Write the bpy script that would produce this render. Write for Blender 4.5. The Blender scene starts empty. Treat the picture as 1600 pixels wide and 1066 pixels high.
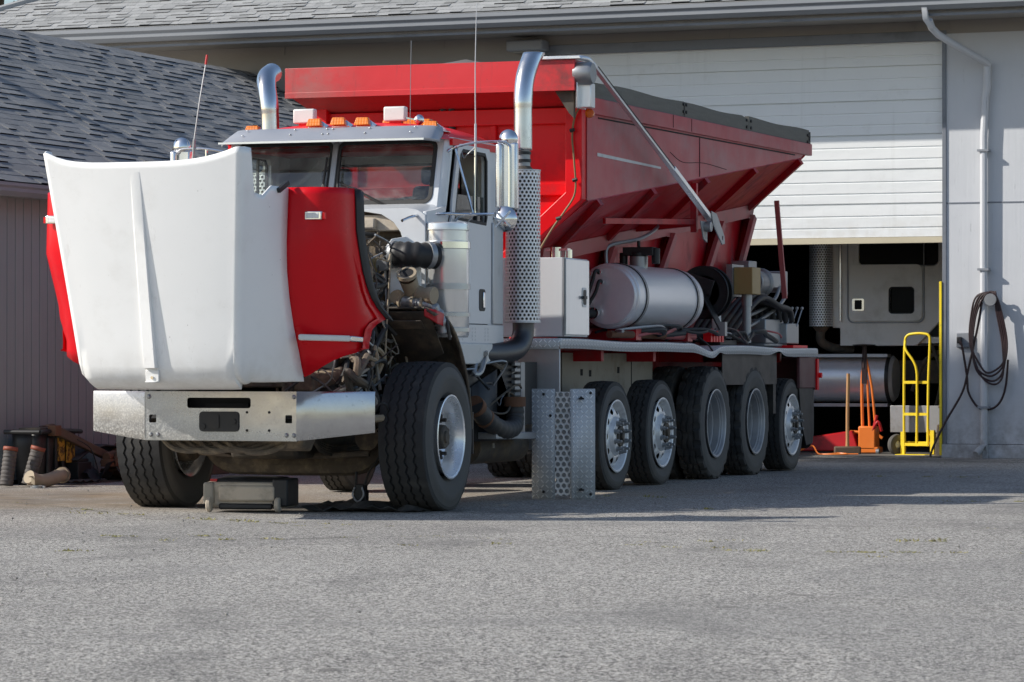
import bpy, math, random
from mathutils import Vector, Matrix
from mathutils.geometry import tessellate_polygon
R=math.radians; PI=math.pi; sin=math.sin; cos=math.cos
random.seed(7)
sc=bpy.context.scene
col=sc.collection
# ------------------------------------------------------------------ node helpers
class S:
    def __init__(s,nt,k): s.nt=nt; s.k=k
    def _m(s,op,*a,clamp=False):
        n=s.nt.nodes.new('ShaderNodeMath'); n.operation=op; n.use_clamp=clamp
        for i,v in enumerate((s,)+a):
            if isinstance(v,S): s.nt.links.new(v.k,n.inputs[i])
            else: n.inputs[i].default_value=v
        return S(s.nt,n.outputs[0])
    def __add__(s,o): return s._m('ADD',o)
    def __radd__(s,o): return s._m('ADD',o)
    def __sub__(s,o): return s._m('SUBTRACT',o)
    def __rsub__(s,o): return (s*-1)+o
    def __mul__(s,o): return s._m('MULTIPLY',o)
    def __rmul__(s,o): return s._m('MULTIPLY',o)
    def __truediv__(s,o): return s._m('DIVIDE',o)
    def fract(s): return s._m('FRACT')
    def floor(s): return s._m('FLOOR')
    def abs(s): return s._m('ABSOLUTE')
    def sqrt(s): return s._m('SQRT')
    def lt(s,o): return s._m('LESS_THAN',o)
    def gt(s,o): return s._m('GREATER_THAN',o)
    def mod(s,o): return s._m('FLOORED_MODULO',o)
    def pow(s,o): return s._m('POWER',o)
    def mn(s,o): return s._m('MINIMUM',o)
    def mx(s,o): return s._m('MAXIMUM',o)
    def step(s,a,b):
        n=s.nt.nodes.new('ShaderNodeMapRange'); n.interpolation_type='SMOOTHSTEP'
        s.nt.links.new(s.k,n.inputs[0]); n.inputs[1].default_value=a; n.inputs[2].default_value=b
        return S(s.nt,n.outputs[0])
class G:
    """one material's node graph"""
    def __init__(g,name):
        g.m=bpy.data.materials.new(name); g.m.use_nodes=True; g.nt=g.m.node_tree
        g.b=g.nt.nodes['Principled BSDF']; g.out=g.nt.nodes['Material Output']
        g.tc=g.nt.nodes.new('ShaderNodeTexCoord'); g.geo=g.nt.nodes.new('ShaderNodeNewGeometry')
    def vec(g,kind='Object',scale=(1,1,1),rot=(0,0,0)):
        k=g.geo.outputs['Position'] if kind=='World' else g.tc.outputs[kind]
        mp=g.nt.nodes.new('ShaderNodeMapping'); mp.inputs['Scale'].default_value=scale; mp.inputs['Rotation'].default_value=rot
        g.nt.links.new(k,mp.inputs[0]); return mp.outputs[0]
    def xyz(g,kind='Object'):
        k=g.geo.outputs['Position'] if kind=='World' else g.tc.outputs[kind]
        n=g.nt.nodes.new('ShaderNodeSeparateXYZ'); g.nt.links.new(k,n.inputs[0]); return [S(g.nt,o) for o in n.outputs]
    def noise(g,scale,detail=4,rough=.55,kind='World',st=(1,1,1),dist=0):
        n=g.nt.nodes.new('ShaderNodeTexNoise'); n.inputs['Scale'].default_value=scale; n.inputs['Detail'].default_value=detail
        n.inputs['Roughness'].default_value=rough; n.inputs['Distortion'].default_value=dist
        g.nt.links.new(g.vec(kind,st),n.inputs['Vector']); return S(g.nt,n.outputs['Fac'])
    def voro(g,scale,kind='World',feature='F1',st=(1,1,1),out='Distance'):
        n=g.nt.nodes.new('ShaderNodeTexVoronoi'); n.feature=feature; n.inputs['Scale'].default_value=scale
        g.nt.links.new(g.vec(kind,st),n.inputs['Vector']); return S(g.nt,n.outputs[out])
    def island(g): return S(g.nt,g.geo.outputs['Random Per Island'])
    def mix(g,f,a,b):
        n=g.nt.nodes.new('ShaderNodeMix'); n.data_type='RGBA'
        for s,v in ((0,f),(6,a),(7,b)):
            if isinstance(v,S): g.nt.links.new(v.k,n.inputs[s])
            elif s==0: n.inputs[0].default_value=v
            elif isinstance(v,(tuple,list)): n.inputs[s].default_value=(*v[:3],1)
            else: g.nt.links.new(v,n.inputs[s])
        return n.outputs[2]
    def set(g,name,v):
        i=g.b.inputs[name]
        if isinstance(v,S): g.nt.links.new(v.k,i)
        elif isinstance(v,(tuple,list)): i.default_value=(*v[:3],1)
        elif isinstance(v,(int,float)): i.default_value=v
        else: g.nt.links.new(v,i)
    def bump(g,h,strength=.3,dist=.01,prev=None):
        n=g.nt.nodes.new('ShaderNodeBump'); n.inputs['Strength'].default_value=strength; n.inputs['Distance'].default_value=dist
        g.nt.links.new(h.k,n.inputs['Height'])
        if prev: g.nt.links.new(prev,n.inputs['Normal'])
        g.nt.links.new(n.outputs[0],g.b.inputs['Normal']); return n.outputs[0]
def mat(name,c,rough=.5,metal=0,var=.12,vs=3,dirt=None,dirt_lo=.5,dirt_hi=.75,ds=2.5,low=None,bump=0,bs=40,coat=0,st=(1,1,1),fine=.06,streak=0,spec=None):
    """general weathered surface: tone variation, blotchy dirt, dirt rising from the ground, streaks, fine bump"""
    g=G(name); n=g.noise(vs,4,st=st); f=g.noise(vs*14,3,st=st)
    v=(n-.5)*var*2+(f-.5)*fine*2
    lt=tuple(min(1,x*1.4+.01) for x in c); dk=tuple(2*x-y for x,y in zip(c,lt))
    k=g.mix((v+.5),dk,lt)
    rg=S(g.nt,n.k)*.25+(rough-.12)
    if dirt:
        d=g.noise(ds,6,.65,st=st).step(dirt_lo,dirt_hi)
        k=g.mix(d*.85,k,dirt); rg=rg+d*.3
    if streak:
        s=g.noise(9,4,.6,st=(1,1,.07)).step(.52,.75)*streak
        k=g.mix(s,k,(.09,.075,.06))
    if low:
        z=g.xyz('World')[2]
        q=(1-z.step(low[1],low[2]))*(g.noise(5,5,.7)*.9+.3)
        k=g.mix(q._m('MINIMUM',1.0)*low[3],k,low[0]); rg=rg+q*.2
    g.set('Base Color',k); g.set('Roughness',rg._m('MINIMUM',1.0)._m('MAXIMUM',.04)); g.set('Metallic',metal)
    if coat: g.set('Coat Weight',coat); g.set('Coat Roughness',.08)
    if spec is not None: g.set('Specular IOR Level',spec)
    if bump: g.bump(g.noise(bs,4,.6),bump,.01)
    return g.m
DUST=(.20,.165,.125)
M={}
M['white']=mat('white_paint',(.88,.885,.87),.38,0,.03,1.6,dirt=(.72,.70,.65),dirt_lo=.58,dirt_hi=.9,coat=.25,fine=.02,low=(DUST,.9,1.5,.25))
M['cab']=mat('silver_white_paint',(.66,.68,.70),.36,.10,.06,2,coat=.25,low=(DUST,.9,1.7,.3),fine=.03)
M['red']=mat('red_paint',(.78,.002,.010),.36,0,.10,2,dirt=(.40,.012,.015),dirt_lo=.5,dirt_hi=.8,spec=.3,fine=.03)
M['fender']=mat('deep_red_fender_paint',(.64,.001,.012),.30,0,.10,2,dirt=(.42,.012,.025),dirt_lo=.56,dirt_hi=.9,ds=3,spec=.22,fine=.02)
M['red_old']=mat('scuffed_red_paint',(.50,.02,.025),.42,0,.15,2.2,dirt=(.20,.13,.12),dirt_lo=.56,dirt_hi=.86,ds=1.7,fine=.05,streak=.1)
M['red_dust']=mat('dusty_red_side',(.37,.055,.065),.40,0,.18,1.2,dirt=(.30,.155,.155),dirt_lo=.42,dirt_hi=.72,ds=1.1,fine=.05,streak=.18,coat=.1)
M['red_dark']=mat('dark_red_steel',(.46,.004,.016),.36,0,.15,2,dirt=(.20,.07,.075),dirt_lo=.48,dirt_hi=.72,spec=.35,streak=.25)
M['maroon']=mat('grimy_maroon_steel',(.10,.03,.035),.5,0,.2,4,dirt=(.08,.07,.06))
M['pink']=mat('lit_pale_red',(.42,.10,.10),.5,0,.15,3,dirt=(.3,.22,.2))  # pinker red: light caught by the band and leg edges, painted in
M['alu']=mat('brushed_aluminium',(.84,.845,.855),.30,.72,.12,3,st=(1,1,.12),fine=.12,dirt=(.42,.41,.4),dirt_lo=.55,dirt_hi=.9,low=(DUST,.2,1.0,.25))
M['alu_dull']=mat('dull_aluminium',(.55,.56,.58),.48,.85,.12,3,dirt=(.33,.32,.31),dirt_lo=.5,dirt_hi=.85,low=(DUST,.3,1.3,.35),bump=.05)
M['chrome']=mat('chrome',(.78,.79,.8),.10,1,.04,4,dirt=(.5,.5,.5),dirt_lo=.62,dirt_hi=.95)
M['steel']=mat('grey_steel',(.35,.36,.37),.45,.7,.15,4,dirt=DUST,dirt_lo=.55,dirt_hi=.85)
M['rubber']=mat('tyre_rubber',(.042,.042,.043),.75,0,.2,5,dirt=(.13,.122,.11),dirt_lo=.45,dirt_hi=.85,ds=4,bump=.15,bs=60,low=((.12,.105,.085),.0,.32,.5),spec=.3)
M['rubber_side']=mat('tyre_sidewall',(.105,.102,.098),.7,0,.15,6,dirt=(.15,.142,.13),dirt_lo=.4,dirt_hi=.75,ds=5,bump=.06,bs=80,low=((.14,.12,.095),0,.4,.4),spec=.3)
M['black']=mat('black_plastic',(.018,.018,.019),.5,0,.2,6,dirt=(.085,.075,.06),dirt_lo=.5,dirt_hi=.85)
M['seal']=mat('black_rubber_seal',(.015,.015,.016),.6,0,.2,6)
M['hose']=mat('rubber_hose',(.035,.034,.034),.55,0,.3,6,dirt=DUST,dirt_lo=.5,dirt_hi=.85)
M['polished']=mat('polished_wheel_barrel',(.93,.93,.94),.24,.55,.06,7,dirt=(.6,.58,.56),dirt_lo=.55,dirt_hi=.9)
M['studiron']=mat('dark_studs',(.07,.06,.055),.6,.2,.3,9)
M['alu_wheel']=mat('etched_aluminium_wheel',(.82,.82,.82),.42,.4,.15,7,dirt=(.35,.33,.31),dirt_lo=.5,dirt_hi=.8,ds=8,fine=.12)
M['grime']=mat('oily_dusty_iron',(.065,.056,.046),.65,.1,.3,7,dirt=(.20,.155,.105),dirt_lo=.42,dirt_hi=.75,ds=6,bump=.4,bs=35)
M['dusty']=mat('dust_covered_iron',(.13,.105,.08),.85,0,.25,7,dirt=(.30,.235,.16),dirt_lo=.45,dirt_hi=.7,ds=7,bump=.5,bs=30)
M['tan']=mat('tan_dust_plate',(.33,.30,.25),.75,0,.15,4,dirt=(.2,.16,.12))
M['amberplastic']=mat('yellowed_tank_plastic',(.30,.24,.12),.4,0,.3,5,dirt=(.12,.09,.05),dirt_lo=.4,dirt_hi=.7,ds=6)
M['wood']=mat('weathered_grey_plank',(.17,.16,.135),.8,0,.3,3,dirt=(.05,.05,.04),st=(1,.08,1),bump=.5,bs=20,fine=.2)
M['woodhandle']=mat('wooden_handle',(.55,.30,.13),.6,0,.2,6,st=(1,1,.1))
M['rust']=mat('rusty_iron',(.16,.075,.04),.8,.1,.3,7,dirt=(.09,.06,.045),bump=.5,bs=30)
M['yellow']=mat('yellow_paint',(.95,.70,.03),.45,0,.15,6,dirt=(.12,.09,.04),dirt_lo=.58,dirt_hi=.8,ds=12)
M['orange']=mat('orange_paint',(.90,.22,.03),.45,0,.15,6,dirt=(.15,.06,.03),dirt_lo=.58,dirt_hi=.85,ds=9)
M['jackred']=mat('jack_red_paint',(.50,.01,.015),.35,0,.15,6,dirt=(.1,.03,.03))
M['cardboard']=mat('tan_enamel_box',(.36,.24,.09),.5,0,.1,5)
M['bluegrey']=mat('blue_grey_trim_paint',(.19,.205,.235),.45,0,.08,2,dirt=(.14,.15,.16))
M['gutterm']=mat('grey_gutter_paint',(.27,.285,.31),.38,0,.08,1.5,fine=.02,dirt=(.36,.36,.36),dirt_lo=.6,dirt_hi=.9)
M['door']=mat('white_door_panel',(.88,.89,.88),.45,0,.04,1,fine=.02,dirt=(.60,.60,.58),dirt_lo=.6,dirt_hi=.95,streak=.08)
def doorm():
    g=G('white_ribbed_door'); n=g.noise(1,4); k=g.mix(n,(.84,.85,.84),(.90,.91,.90)); x,y,z=g.xyz('World')
    k=g.mix(g.noise(3,5,.7).step(.56,.8)*.3,k,(.62,.61,.57)); k=g.mix(g.noise(9,4,.6,st=(1,1,.06)).step(.55,.75)*.14,k,(.5,.49,.46)); k=g.mix(g.noise(38,3,.7).step(.68,.74)*.4,k,(.4,.38,.35)); k=g.mix((1-z.step(2.7,3.1))*g.noise(5,4).step(.4,.7)*.3,k,(.55,.50,.40))
    g.set('Base Color',k); g.set('Roughness',.42); g.bump(g.noise(1.4,3,.5,st=(1,1,2.5)),.25,.05); return g.m
M['door']=doorm()
M['doorbar']=mat('beige_door_bar',(.60,.53,.38),.6,0,.1,3)
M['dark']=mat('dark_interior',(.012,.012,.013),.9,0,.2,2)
M['interior']=mat('cab_interior',(.10,.10,.105),.7,0,.2,3)
M['blackseat']=mat('black_vinyl_seat',(.02,.02,.022),.45,0,.2,3)
M['shoptruck']=mat('grey_sleeper_paint',(.84,.82,.78),.45,.0,.06,1.4,coat=.1,dirt=(.66,.63,.58))
M['conc']=mat('shop_floor',(.16,.155,.145),.8,0,.2,2,dirt=(.06,.055,.05))
M['plasticgrey']=mat('dusty_plastic_case',(.52,.45,.36),.7,0,.2,4,dirt=(.30,.26,.21),dirt_lo=.42,dirt_hi=.75,ds=6,bump=.2,bs=50)
M['pipebeige']=mat('dusty_beige_pipe',(.36,.29,.2),.7,0,.2,6,dirt=(.15,.11,.08))
M['whiteplastic']=mat('white_plastic',(.72,.72,.70),.4,0,.08,9,dirt=(.35,.31,.26),dirt_lo=.55,dirt_hi=.9,ds=14)
M['cable']=mat('dark_red_hose',(.030,.010,.012),.5,0,.2,6)
M['pallet']=mat('old_timber',(.13,.09,.06),.8,0,.3,4,bump=.4,bs=25)
def wallpaint():
    g=G('painted_plywood_wall'); n=g.noise(1.3,4); s=g.noise(26,3,.6,st=(1,1,.03))
    crk=g.noise(34,4,.7,st=(1,1,.05)).step(.66,.72)
    k=g.mix(n,(.52,.535,.56),(.66,.67,.69)); k=g.mix(crk*.4,k,(.15,.15,.16))
    d=g.noise(5,6,.7).step(.63,.78); k=g.mix(d*.35,k,(.24,.24,.25))
    z=g.xyz('World')[2]; q=(1-z.step(.0,.9))*g.noise(6,5,.75).step(.25,.75); k=g.mix(q*.75,k,(.2,.18,.16))
    g.set('Base Color',k); g.set('Roughness',.62); g.bump(s*.6-crk*.8,.35,.01); return g.m
M['wall']=wallpaint()
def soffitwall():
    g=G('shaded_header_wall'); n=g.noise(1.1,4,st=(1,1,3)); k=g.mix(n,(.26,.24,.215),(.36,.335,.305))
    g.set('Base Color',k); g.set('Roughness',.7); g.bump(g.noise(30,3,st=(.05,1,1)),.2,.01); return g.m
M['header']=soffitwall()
def siding():
    g=G('purple_grey_board_siding'); n=g.noise(1.2,5,.6); s=g.noise(30,4,.6,st=(1,1,.04)); i=g.island()
    k=g.mix(n,(.28,.325,.325),(.39,.435,.435)); k=g.mix((s-.4)*.6,k,(.46,.50,.51)); k=g.mix(i*.3,k,(.25,.285,.285))
    z=g.xyz('World')[2]; q=(1-z.step(.0,.8))*g.noise(4,5,.7); k=g.mix(q*.8,k,(.11,.11,.13))
    st=g.noise(2.2,5,.7).step(.60,.75); k=g.mix(st*.3,k,(.3,.29,.31))
    g.set('Base Color',k); g.set('Roughness',.7); g.bump(s,.35,.008); return g.m
M['siding']=siding()
def shingle(name,a,b,c):
    g=G(name); i=g.island(); n=g.noise(90,3,.7); m=g.noise(.9,4)
    k=g.mix(i,a,b); k=g.mix(n.step(.35,.75)*.45,k,c); k=g.mix(m.step(.5,.8)*.18,k,tuple(x*.6 for x in a))
    g.set('Base Color',k); g.set('Roughness',.95); g.set('Specular IOR Level',.15); g.bump(n,.6,.01); return g.m
M['shingle_dark']=shingle('dark_shingles',(.21,.212,.215),(.29,.29,.292),(.40,.395,.385))
M['butt']=mat('dark_shingle_butt',(.012,.012,.014),.95,0,.2,5,spec=.05)  # shingle butts are bare dark asphalt
M['shingle_light']=shingle('weathered_grey_shingles',(.24,.245,.245),(.38,.385,.385),(.46,.46,.45))
def diamond(name='tread_plate',cell=.042,base=(.90,.91,.93)):
    g=G(name); u,v,_=g.xyz('UV'); x=u/cell; y=v/cell
    par=((x.floor()+y.floor()).mod(2.0)); sg=par*2-1
    fx=x.fract()-.5; fy=y.fract()-.5
    a=(fx+fy*sg)*.7071; b=(fy-fx*sg)*.7071
    d=((a*a)*3.2+(b*b)*42).sqrt(); h=1-d.step(.62,1.0)
    n=g.noise(2.5,5,.65); dn=n.step(.55,.8)
    k=g.mix(h,tuple(q*.62 for q in base),tuple(min(1,q*1.25) for q in base)); k=g.mix(dn*.35,k,(.45,.44,.42))
    blk=g.noise(11,5,.8).step(.68,.74); k=g.mix(blk*.6,k,(.06,.06,.06))
    g.set('Base Color',k); g.set('Metallic',.0); g.set('Roughness',.42-h*.14+dn*.25); g.bump(h,.9,.006); return g.m
M['tread']=diamond()
def perf(name,cell=.036,r=.29,solid=None,band=None):
    g=G(name); u,v,_=g.xyz('UV'); y=v/(cell*.866); row=y.floor(); x=u/cell+row.mod(2.0)*.5
    fx=x.fract()-.5; fy=(y.fract()-.5)*.866; d=(fx*fx+fy*fy).sqrt(); hole=d.lt(r)
    if band: # blank bands without holes
        for a,b in band: hole=hole*(1-v.gt(a)*v.lt(b))
    n=g.noise(5,4,.6,st=(1,1,.3)); ring=1-(d-r).abs().step(.0,.1)
    k=g.mix(n,(.68,.68,.70),(.90,.90,.91)); k=g.mix(ring*.4,k,(.3,.3,.32)); k=g.mix(g.noise(3,5).step(.55,.8)*.4,k,(.30,.29,.27))
    g.set('Base Color',k); g.set('Metallic',.45); g.set('Roughness',n*.25+.25); g.bump(ring,.3,.004)
    t=g.nt.nodes.new('ShaderNodeBsdfTransparent'); mx=g.nt.nodes.new('ShaderNodeMixShader')
    g.nt.links.new(hole.k,mx.inputs[0]); g.nt.links.new(g.b.outputs[0],mx.inputs[1]); g.nt.links.new(t.outputs[0],mx.inputs[2]); g.nt.links.new(mx.outputs[0],g.out.inputs[0])
    return g.m
M['perf']=perf('perforated_heat_shield',band=[(.245,.33),(1.02,1.08)])
M['perf_big']=perf('round_punched_grip_plate',cell=.052,r=.33)
def glass(name,tint,refl=.16,dirt=.12):
    g=G(name); t=g.nt.nodes.new('ShaderNodeBsdfTransparent'); t.inputs[0].default_value=(*tint,1)
    gl=g.nt.nodes.new('ShaderNodeBsdfGlossy'); gl.inputs['Roughness'].default_value=.03
    df=g.nt.nodes.new('ShaderNodeBsdfDiffuse'); df.inputs[0].default_value=(.55,.58,.55,1)
    fr=g.nt.nodes.new('ShaderNodeFresnel'); fr.inputs[0].default_value=1.5
    f=(S(g.nt,fr.outputs[0])+refl)._m('MINIMUM',1.0)
    m1=g.nt.nodes.new('ShaderNodeMixShader'); m2=g.nt.nodes.new('ShaderNodeMixShader'); L=g.nt.links.new
    L(f.k,m1.inputs[0]); L(t.outputs[0],m1.inputs[1]); L(gl.outputs[0],m1.inputs[2])
    sm=(g.noise(2.2,5,.7,dist=1.5).step(.35,.85)*dirt)+(g.noise(9,4,.7,st=(1,1,.3)).step(.6,.8)*dirt*.5)
    L(sm.k,m2.inputs[0]); L(m1.outputs[0],m2.inputs[1]); L(df.outputs[0],m2.inputs[2]); L(m2.outputs[0],g.out.inputs[0]); return g.m
M['glass']=glass('windscreen_glass',(.55,.63,.59),.05,.34)  # dirt layer raised to lay a pale greenish haze over the panes
M['sideglass']=glass('side_glass',(.45,.5,.5),.04,.06)
M['darkglass']=mat('dark_sleeper_glass',(.010,.011,.011),.35,0,.1,3,spec=.1)
def lens(name,c,em=0):
    g=G(name); g.set('Base Color',c); g.set('Roughness',.25); g.set('Subsurface Weight',.0); g.set('Coat Weight',.6)
    x,y,z=g.xyz('Object'); g.bump((x*260)._m('SINE')*.5+(z*260)._m('SINE')*.5,.25,.004)
    k=g.mix(g.noise(22,3).step(.4,.8)*.5,c,tuple(q*.5+.05 for q in c)); g.set('Base Color',k); return g.m
M['amber']=lens('amber_lens',(.85,.22,.01))
M['clearlens']=lens('clear_lens',(.72,.72,.72))
def asphalt():
    g=G('asphalt_yard'); a=g.voro(72); b=g.noise(55,4,.75); c=g.noise(.35,5,.6); d=g.noise(2.2,6,.7); e=g.noise(160,2,.6)
    def cells(sc_):
        sp=g.nt.nodes.new('ShaderNodeSeparateColor'); v=g.voro(sc_,out='Color'); g.nt.links.new(v.k,sp.inputs[0]); return S(g.nt,sp.outputs[0]),S(g.nt,sp.outputs[1])
    s1,s1b=cells(78); s2,s2b=cells(130); s3,s3b=cells(30)
    k=g.mix(c.step(.3,.7),(.29,.272,.25),(.415,.395,.365))
    k=g.mix(d.step(.45,.75)*.4,k,(.22,.212,.20))
    k=g.mix((b-.5).step(.06,.14)*.7,k,(.62,.60,.57)); k=g.mix((.5-b).step(.06,.14)*.75,k,(.11,.108,.104))
    k=g.mix(e.step(.62,.72)*.5,k,(.72,.70,.66))
    k=g.mix(s3.lt(.06)*s3b*.7,k,(.12,.115,.11)); k=g.mix(s3.gt(.96)*s3b*.6,k,(.78,.74,.68)); k=g.mix(s1.gt(.74)*(s1b*.5+.4),k,(.74,.70,.63)); k=g.mix(s1.lt(.30)*(s1b*.6+.4),k,(.06,.057,.054)); k=g.mix(s2.gt(.78)*.6,k,(.78,.75,.70)); k=g.mix(s2.lt(.26)*.7,k,(.09,.087,.083))
    x,y,z=g.xyz('World')
    # brown sandy dust around the parked truck and along the buildings
    dx=(x+1.5)*.16; dy=(y-3.5)*.17; r=(dx*dx+dy*dy).sqrt(); q=(1-r.step(.3,1.0))*g.noise(.9,5,.65).step(.3,.6)
    k=g.mix(q*.55,k,(.36,.29,.21))
    dx=(x+3.2)*.22; dy=(y-.8)*.36; r=(dx*dx+dy*dy).sqrt(); q=(1-r.step(.3,1.0))*g.noise(1.6,5,.65).step(.25,.6); k=g.mix(q*.85,k,(.27,.20,.13)); q2=(1-r.step(.2,.8))*g.noise(2.6,5,.7,st=(.6,1.6,1)).step(.52,.68); k=g.mix(q2*.7,k,(.07,.055,.042))
    # oil and tar stains under the front of the truck
    dx=(x-.3)*.5; dy=(y+.1)*1.3; r=(dx*dx+dy*dy).sqrt(); q=(1-r.step(.3,1.0))*g.noise(3,5,.7).step(.35,.55); k=g.mix(q*.75,k,(.03,.027,.025))
    dx=(x-.5)*.25; dy=(y-15.2)*.7; r=(dx*dx+dy*dy).sqrt(); q=(1-r.step(.4,1.1))*g.noise(2,5,.7).step(.3,.6); k=g.mix(q*.6,k,(.06,.055,.05))
    stn=g.noise(.55,4,.6,st=(.5,1.3,1)).step(.6,.72); k=g.mix(stn*.28,k,(.16,.155,.15))
    # long wandering cracks
    w=g.noise(.7,5,.6)*1.6
    c1=((y+w+x*.02+4.0).abs()); cr=1-c1.step(.01,.035)
    c2=((y*.35+x*.22+g.noise(.9,5,.6)*1.3+3.1).abs()); cr2=1-c2.step(.004,.012)
    k=g.mix((cr2)._m('MINIMUM',1.0)*.3,k,(.12,.118,.11)); pt=g.noise(.22,3,.5,dist=1.2).step(.50,.56); k=g.mix(pt*.26,k,(.20,.195,.19)); tr_=(x*.5+y*.13+g.noise(.25,3)*1.2).mod(1.0); tt=(1-(tr_-.5).abs().step(.03,.16))*g.noise(.8,4,.6).step(.40,.62); k=g.mix(tt*.30,k,(.15,.145,.14)); dr=g.noise(1.3,6,.7,st=(.6,1.6,1)).step(.56,.68); k=g.mix(dr*.34,k,(.17,.16,.15)); dd=g.voro(1.1).lt(.07)*g.noise(6,3).gt(.42); k=g.mix(dd*.5,k,(.09,.085,.08))
    g.set('Base Color',k); g.set('Roughness',.92); g.set('Specular IOR Level',.25)
    p=g.bump(b,.8,.012); g.bump(e+s1*.8,.7,.010,p); return g.m
M['asphalt']=asphalt()
def leafmat(name,a,b):
    g=G(name); g.set('Base Color',g.mix(g.island(),a,b)); g.set('Roughness',.6); g.set('Transmission Weight',0.0); return g.m
M['leaf']=leafmat('tree_leaves',(.045,.085,.012),(.14,.16,.03)); M['moss']=leafmat('weed_blades',(.16,.17,.03),(.42,.36,.12))
M['bark']=mat('bark',(.12,.09,.06),.9,0,.3,8,bump=.6,bs=20)
M['lampglass']=mat('floodlight_glass',(.30,.29,.26),.3,0,.1,5)
M['hopperin']=mat('hopper_tarp',(.09,.095,.10),.6,0,.2,2)
M['bluelabel']=mat('blue_grey_label',(.25,.3,.38),.5)
def bumpermat():
    g=G('road_worn_chrome_bumper'); x,y,z=g.xyz('World'); n=g.noise(3,5,.65); sp=g.noise(70,3,.7)
    side=1-(x*1.0+(z-.74)*1.25).step(-.55,.45)   # dust on the driver-far half; its diagonal edge paints in the cast shadow line
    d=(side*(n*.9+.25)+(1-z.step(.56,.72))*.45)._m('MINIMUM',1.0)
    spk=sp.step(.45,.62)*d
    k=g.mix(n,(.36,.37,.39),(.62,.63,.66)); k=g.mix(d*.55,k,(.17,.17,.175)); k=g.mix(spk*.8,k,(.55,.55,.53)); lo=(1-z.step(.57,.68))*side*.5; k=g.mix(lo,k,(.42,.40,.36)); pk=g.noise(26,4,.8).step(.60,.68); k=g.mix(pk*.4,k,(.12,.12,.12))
    g.set('Base Color',k); g.set('Metallic',1-spk*.8); g.set('Roughness',n*.12+.10+d*.22); g.bump(g.noise(2.2,2,.5,dist=.8),.12,.03); return g.m
M['bumper']=bumpermat()
M['visor']=mat('brushed_visor',(.46,.47,.50),.42,.45,.08,3,fine=.02)
M['lipwhite']=mat('bright_lip',(.85,.86,.88),.2,.6,.02,3)
M['bandm']=mat('band_steel',(.45,.46,.48),.3,.8,.1,5)
M['canister']=mat('polished_canister',(.80,.81,.81),.22,.65,.05,4,dirt=(.5,.48,.45),dirt_lo=.55,dirt_hi=.9)
M['chrome_soft']=mat('satin_chrome',(.74,.75,.77),.2,.9,.06,3,dirt=(.5,.5,.5),dirt_lo=.55,dirt_hi=.9)
M['mirrorglass']=mat('mirror',(.9,.9,.9),.02,1,.01,2)
M['stackchrome']=mat('heat_dulled_chrome_stack',(.74,.75,.76),.20,1,.12,4,st=(1,1,.4),dirt=(.38,.36,.34),dirt_lo=.5,dirt_hi=.85,ds=3)
M['stackpipe']=mat('dark_exhaust_pipe',(.10,.10,.105),.42,.8,.2,6,dirt=(.16,.14,.12))
M['ant']=mat('white_antenna',(.55,.56,.58),.4,0,.02,2)
M['cablebrown']=mat('tan_wire_loom',(.22,.14,.06),.6,0,.2,5)
M['alu_tank']=mat('satin_aluminium_tank',(.80,.81,.84),.36,.45,.10,2.5,st=(1,.1,1),fine=.10,dirt=(.45,.45,.46),dirt_lo=.5,dirt_hi=.85)
M['yellowmark']=mat('flaking_yellow_paint',(.5,.28,.02),.6,0,.2,9,dirt=(.02,.02,.02),dirt_lo=.47,dirt_hi=.55,ds=14)
M['bellows']=mat('dusty_bellows',(.085,.075,.07),.7,0,.2,8,dirt=(.22,.16,.12))
M['bellowsrim']=mat('orange_bellows_rim',(.26,.065,.035),.6,0,.2,8)

def whitechip():
    g=G('chipped_white_hood_paint'); n=g.noise(1.6,4); k=g.mix(n,(.89,.892,.88),(.94,.94,.93))
    z=g.xyz('World')[2]; sp=g.noise(48,3,.75); ch=g.voro(17).lt(.055)*g.noise(2.2,3).gt(.56)
    k=g.mix(g.noise(2.4,6,.65).step(.55,.8)*.35,k,(.70,.685,.65)); k=g.mix(sp.step(.66,.74)*.35,k,(.55,.53,.49)); k=g.mix(ch*.8,k,(.12,.11,.10))
    lo=(1-z.step(.95,1.35))*g.noise(4,5,.7).step(.3,.7); k=g.mix(lo*.35,k,(.50,.46,.40))
    sc=g.noise(6,5,.8,st=(1,1,.06)).step(.62,.66)*.22; k=g.mix(sc,k,(.62,.60,.57))
    g.set('Base Color',k); g.set('Roughness',g.noise(5,4)*.3+.22); g.set('Coat Weight',.15); g.bump(g.noise(3.5,2,.5),.10,.02); return g.m
M['hoodwhite']=whitechip()
def reddust():
    g=G('sun_faded_sooty_red_side'); n=g.noise(1.1,5,.6); x,y,z=g.xyz('World')
    k=g.mix(n,(.42,.030,.042),(.50,.065,.08)); du=g.noise(1.0,6,.65,st=(1,1,2)).step(.42,.72); k=g.mix(du*.7,k,(.36,.15,.155))
    st=g.noise(7,4,.6,st=(1,1,.07)).step(.52,.75); k=g.mix(st*.22,k,(.12,.08,.075))
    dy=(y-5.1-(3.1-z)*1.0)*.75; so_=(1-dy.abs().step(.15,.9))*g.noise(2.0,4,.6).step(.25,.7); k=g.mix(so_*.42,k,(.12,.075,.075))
    wv=g.noise(2.5,3,.5,dist=2).step(.60,.68); k=g.mix(wv*.3,k,(.46,.04,.05)); sc=g.noise(40,3,.7).step(.66,.75); k=g.mix(sc*.35,k,(.5,.36,.34))
    g.set('Base Color',k); g.set('Roughness',g.noise(3,4)*.3+.28); g.bump(g.noise(1.6,2),.12,.05); return g.m
M['red_dust']=reddust()
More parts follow.
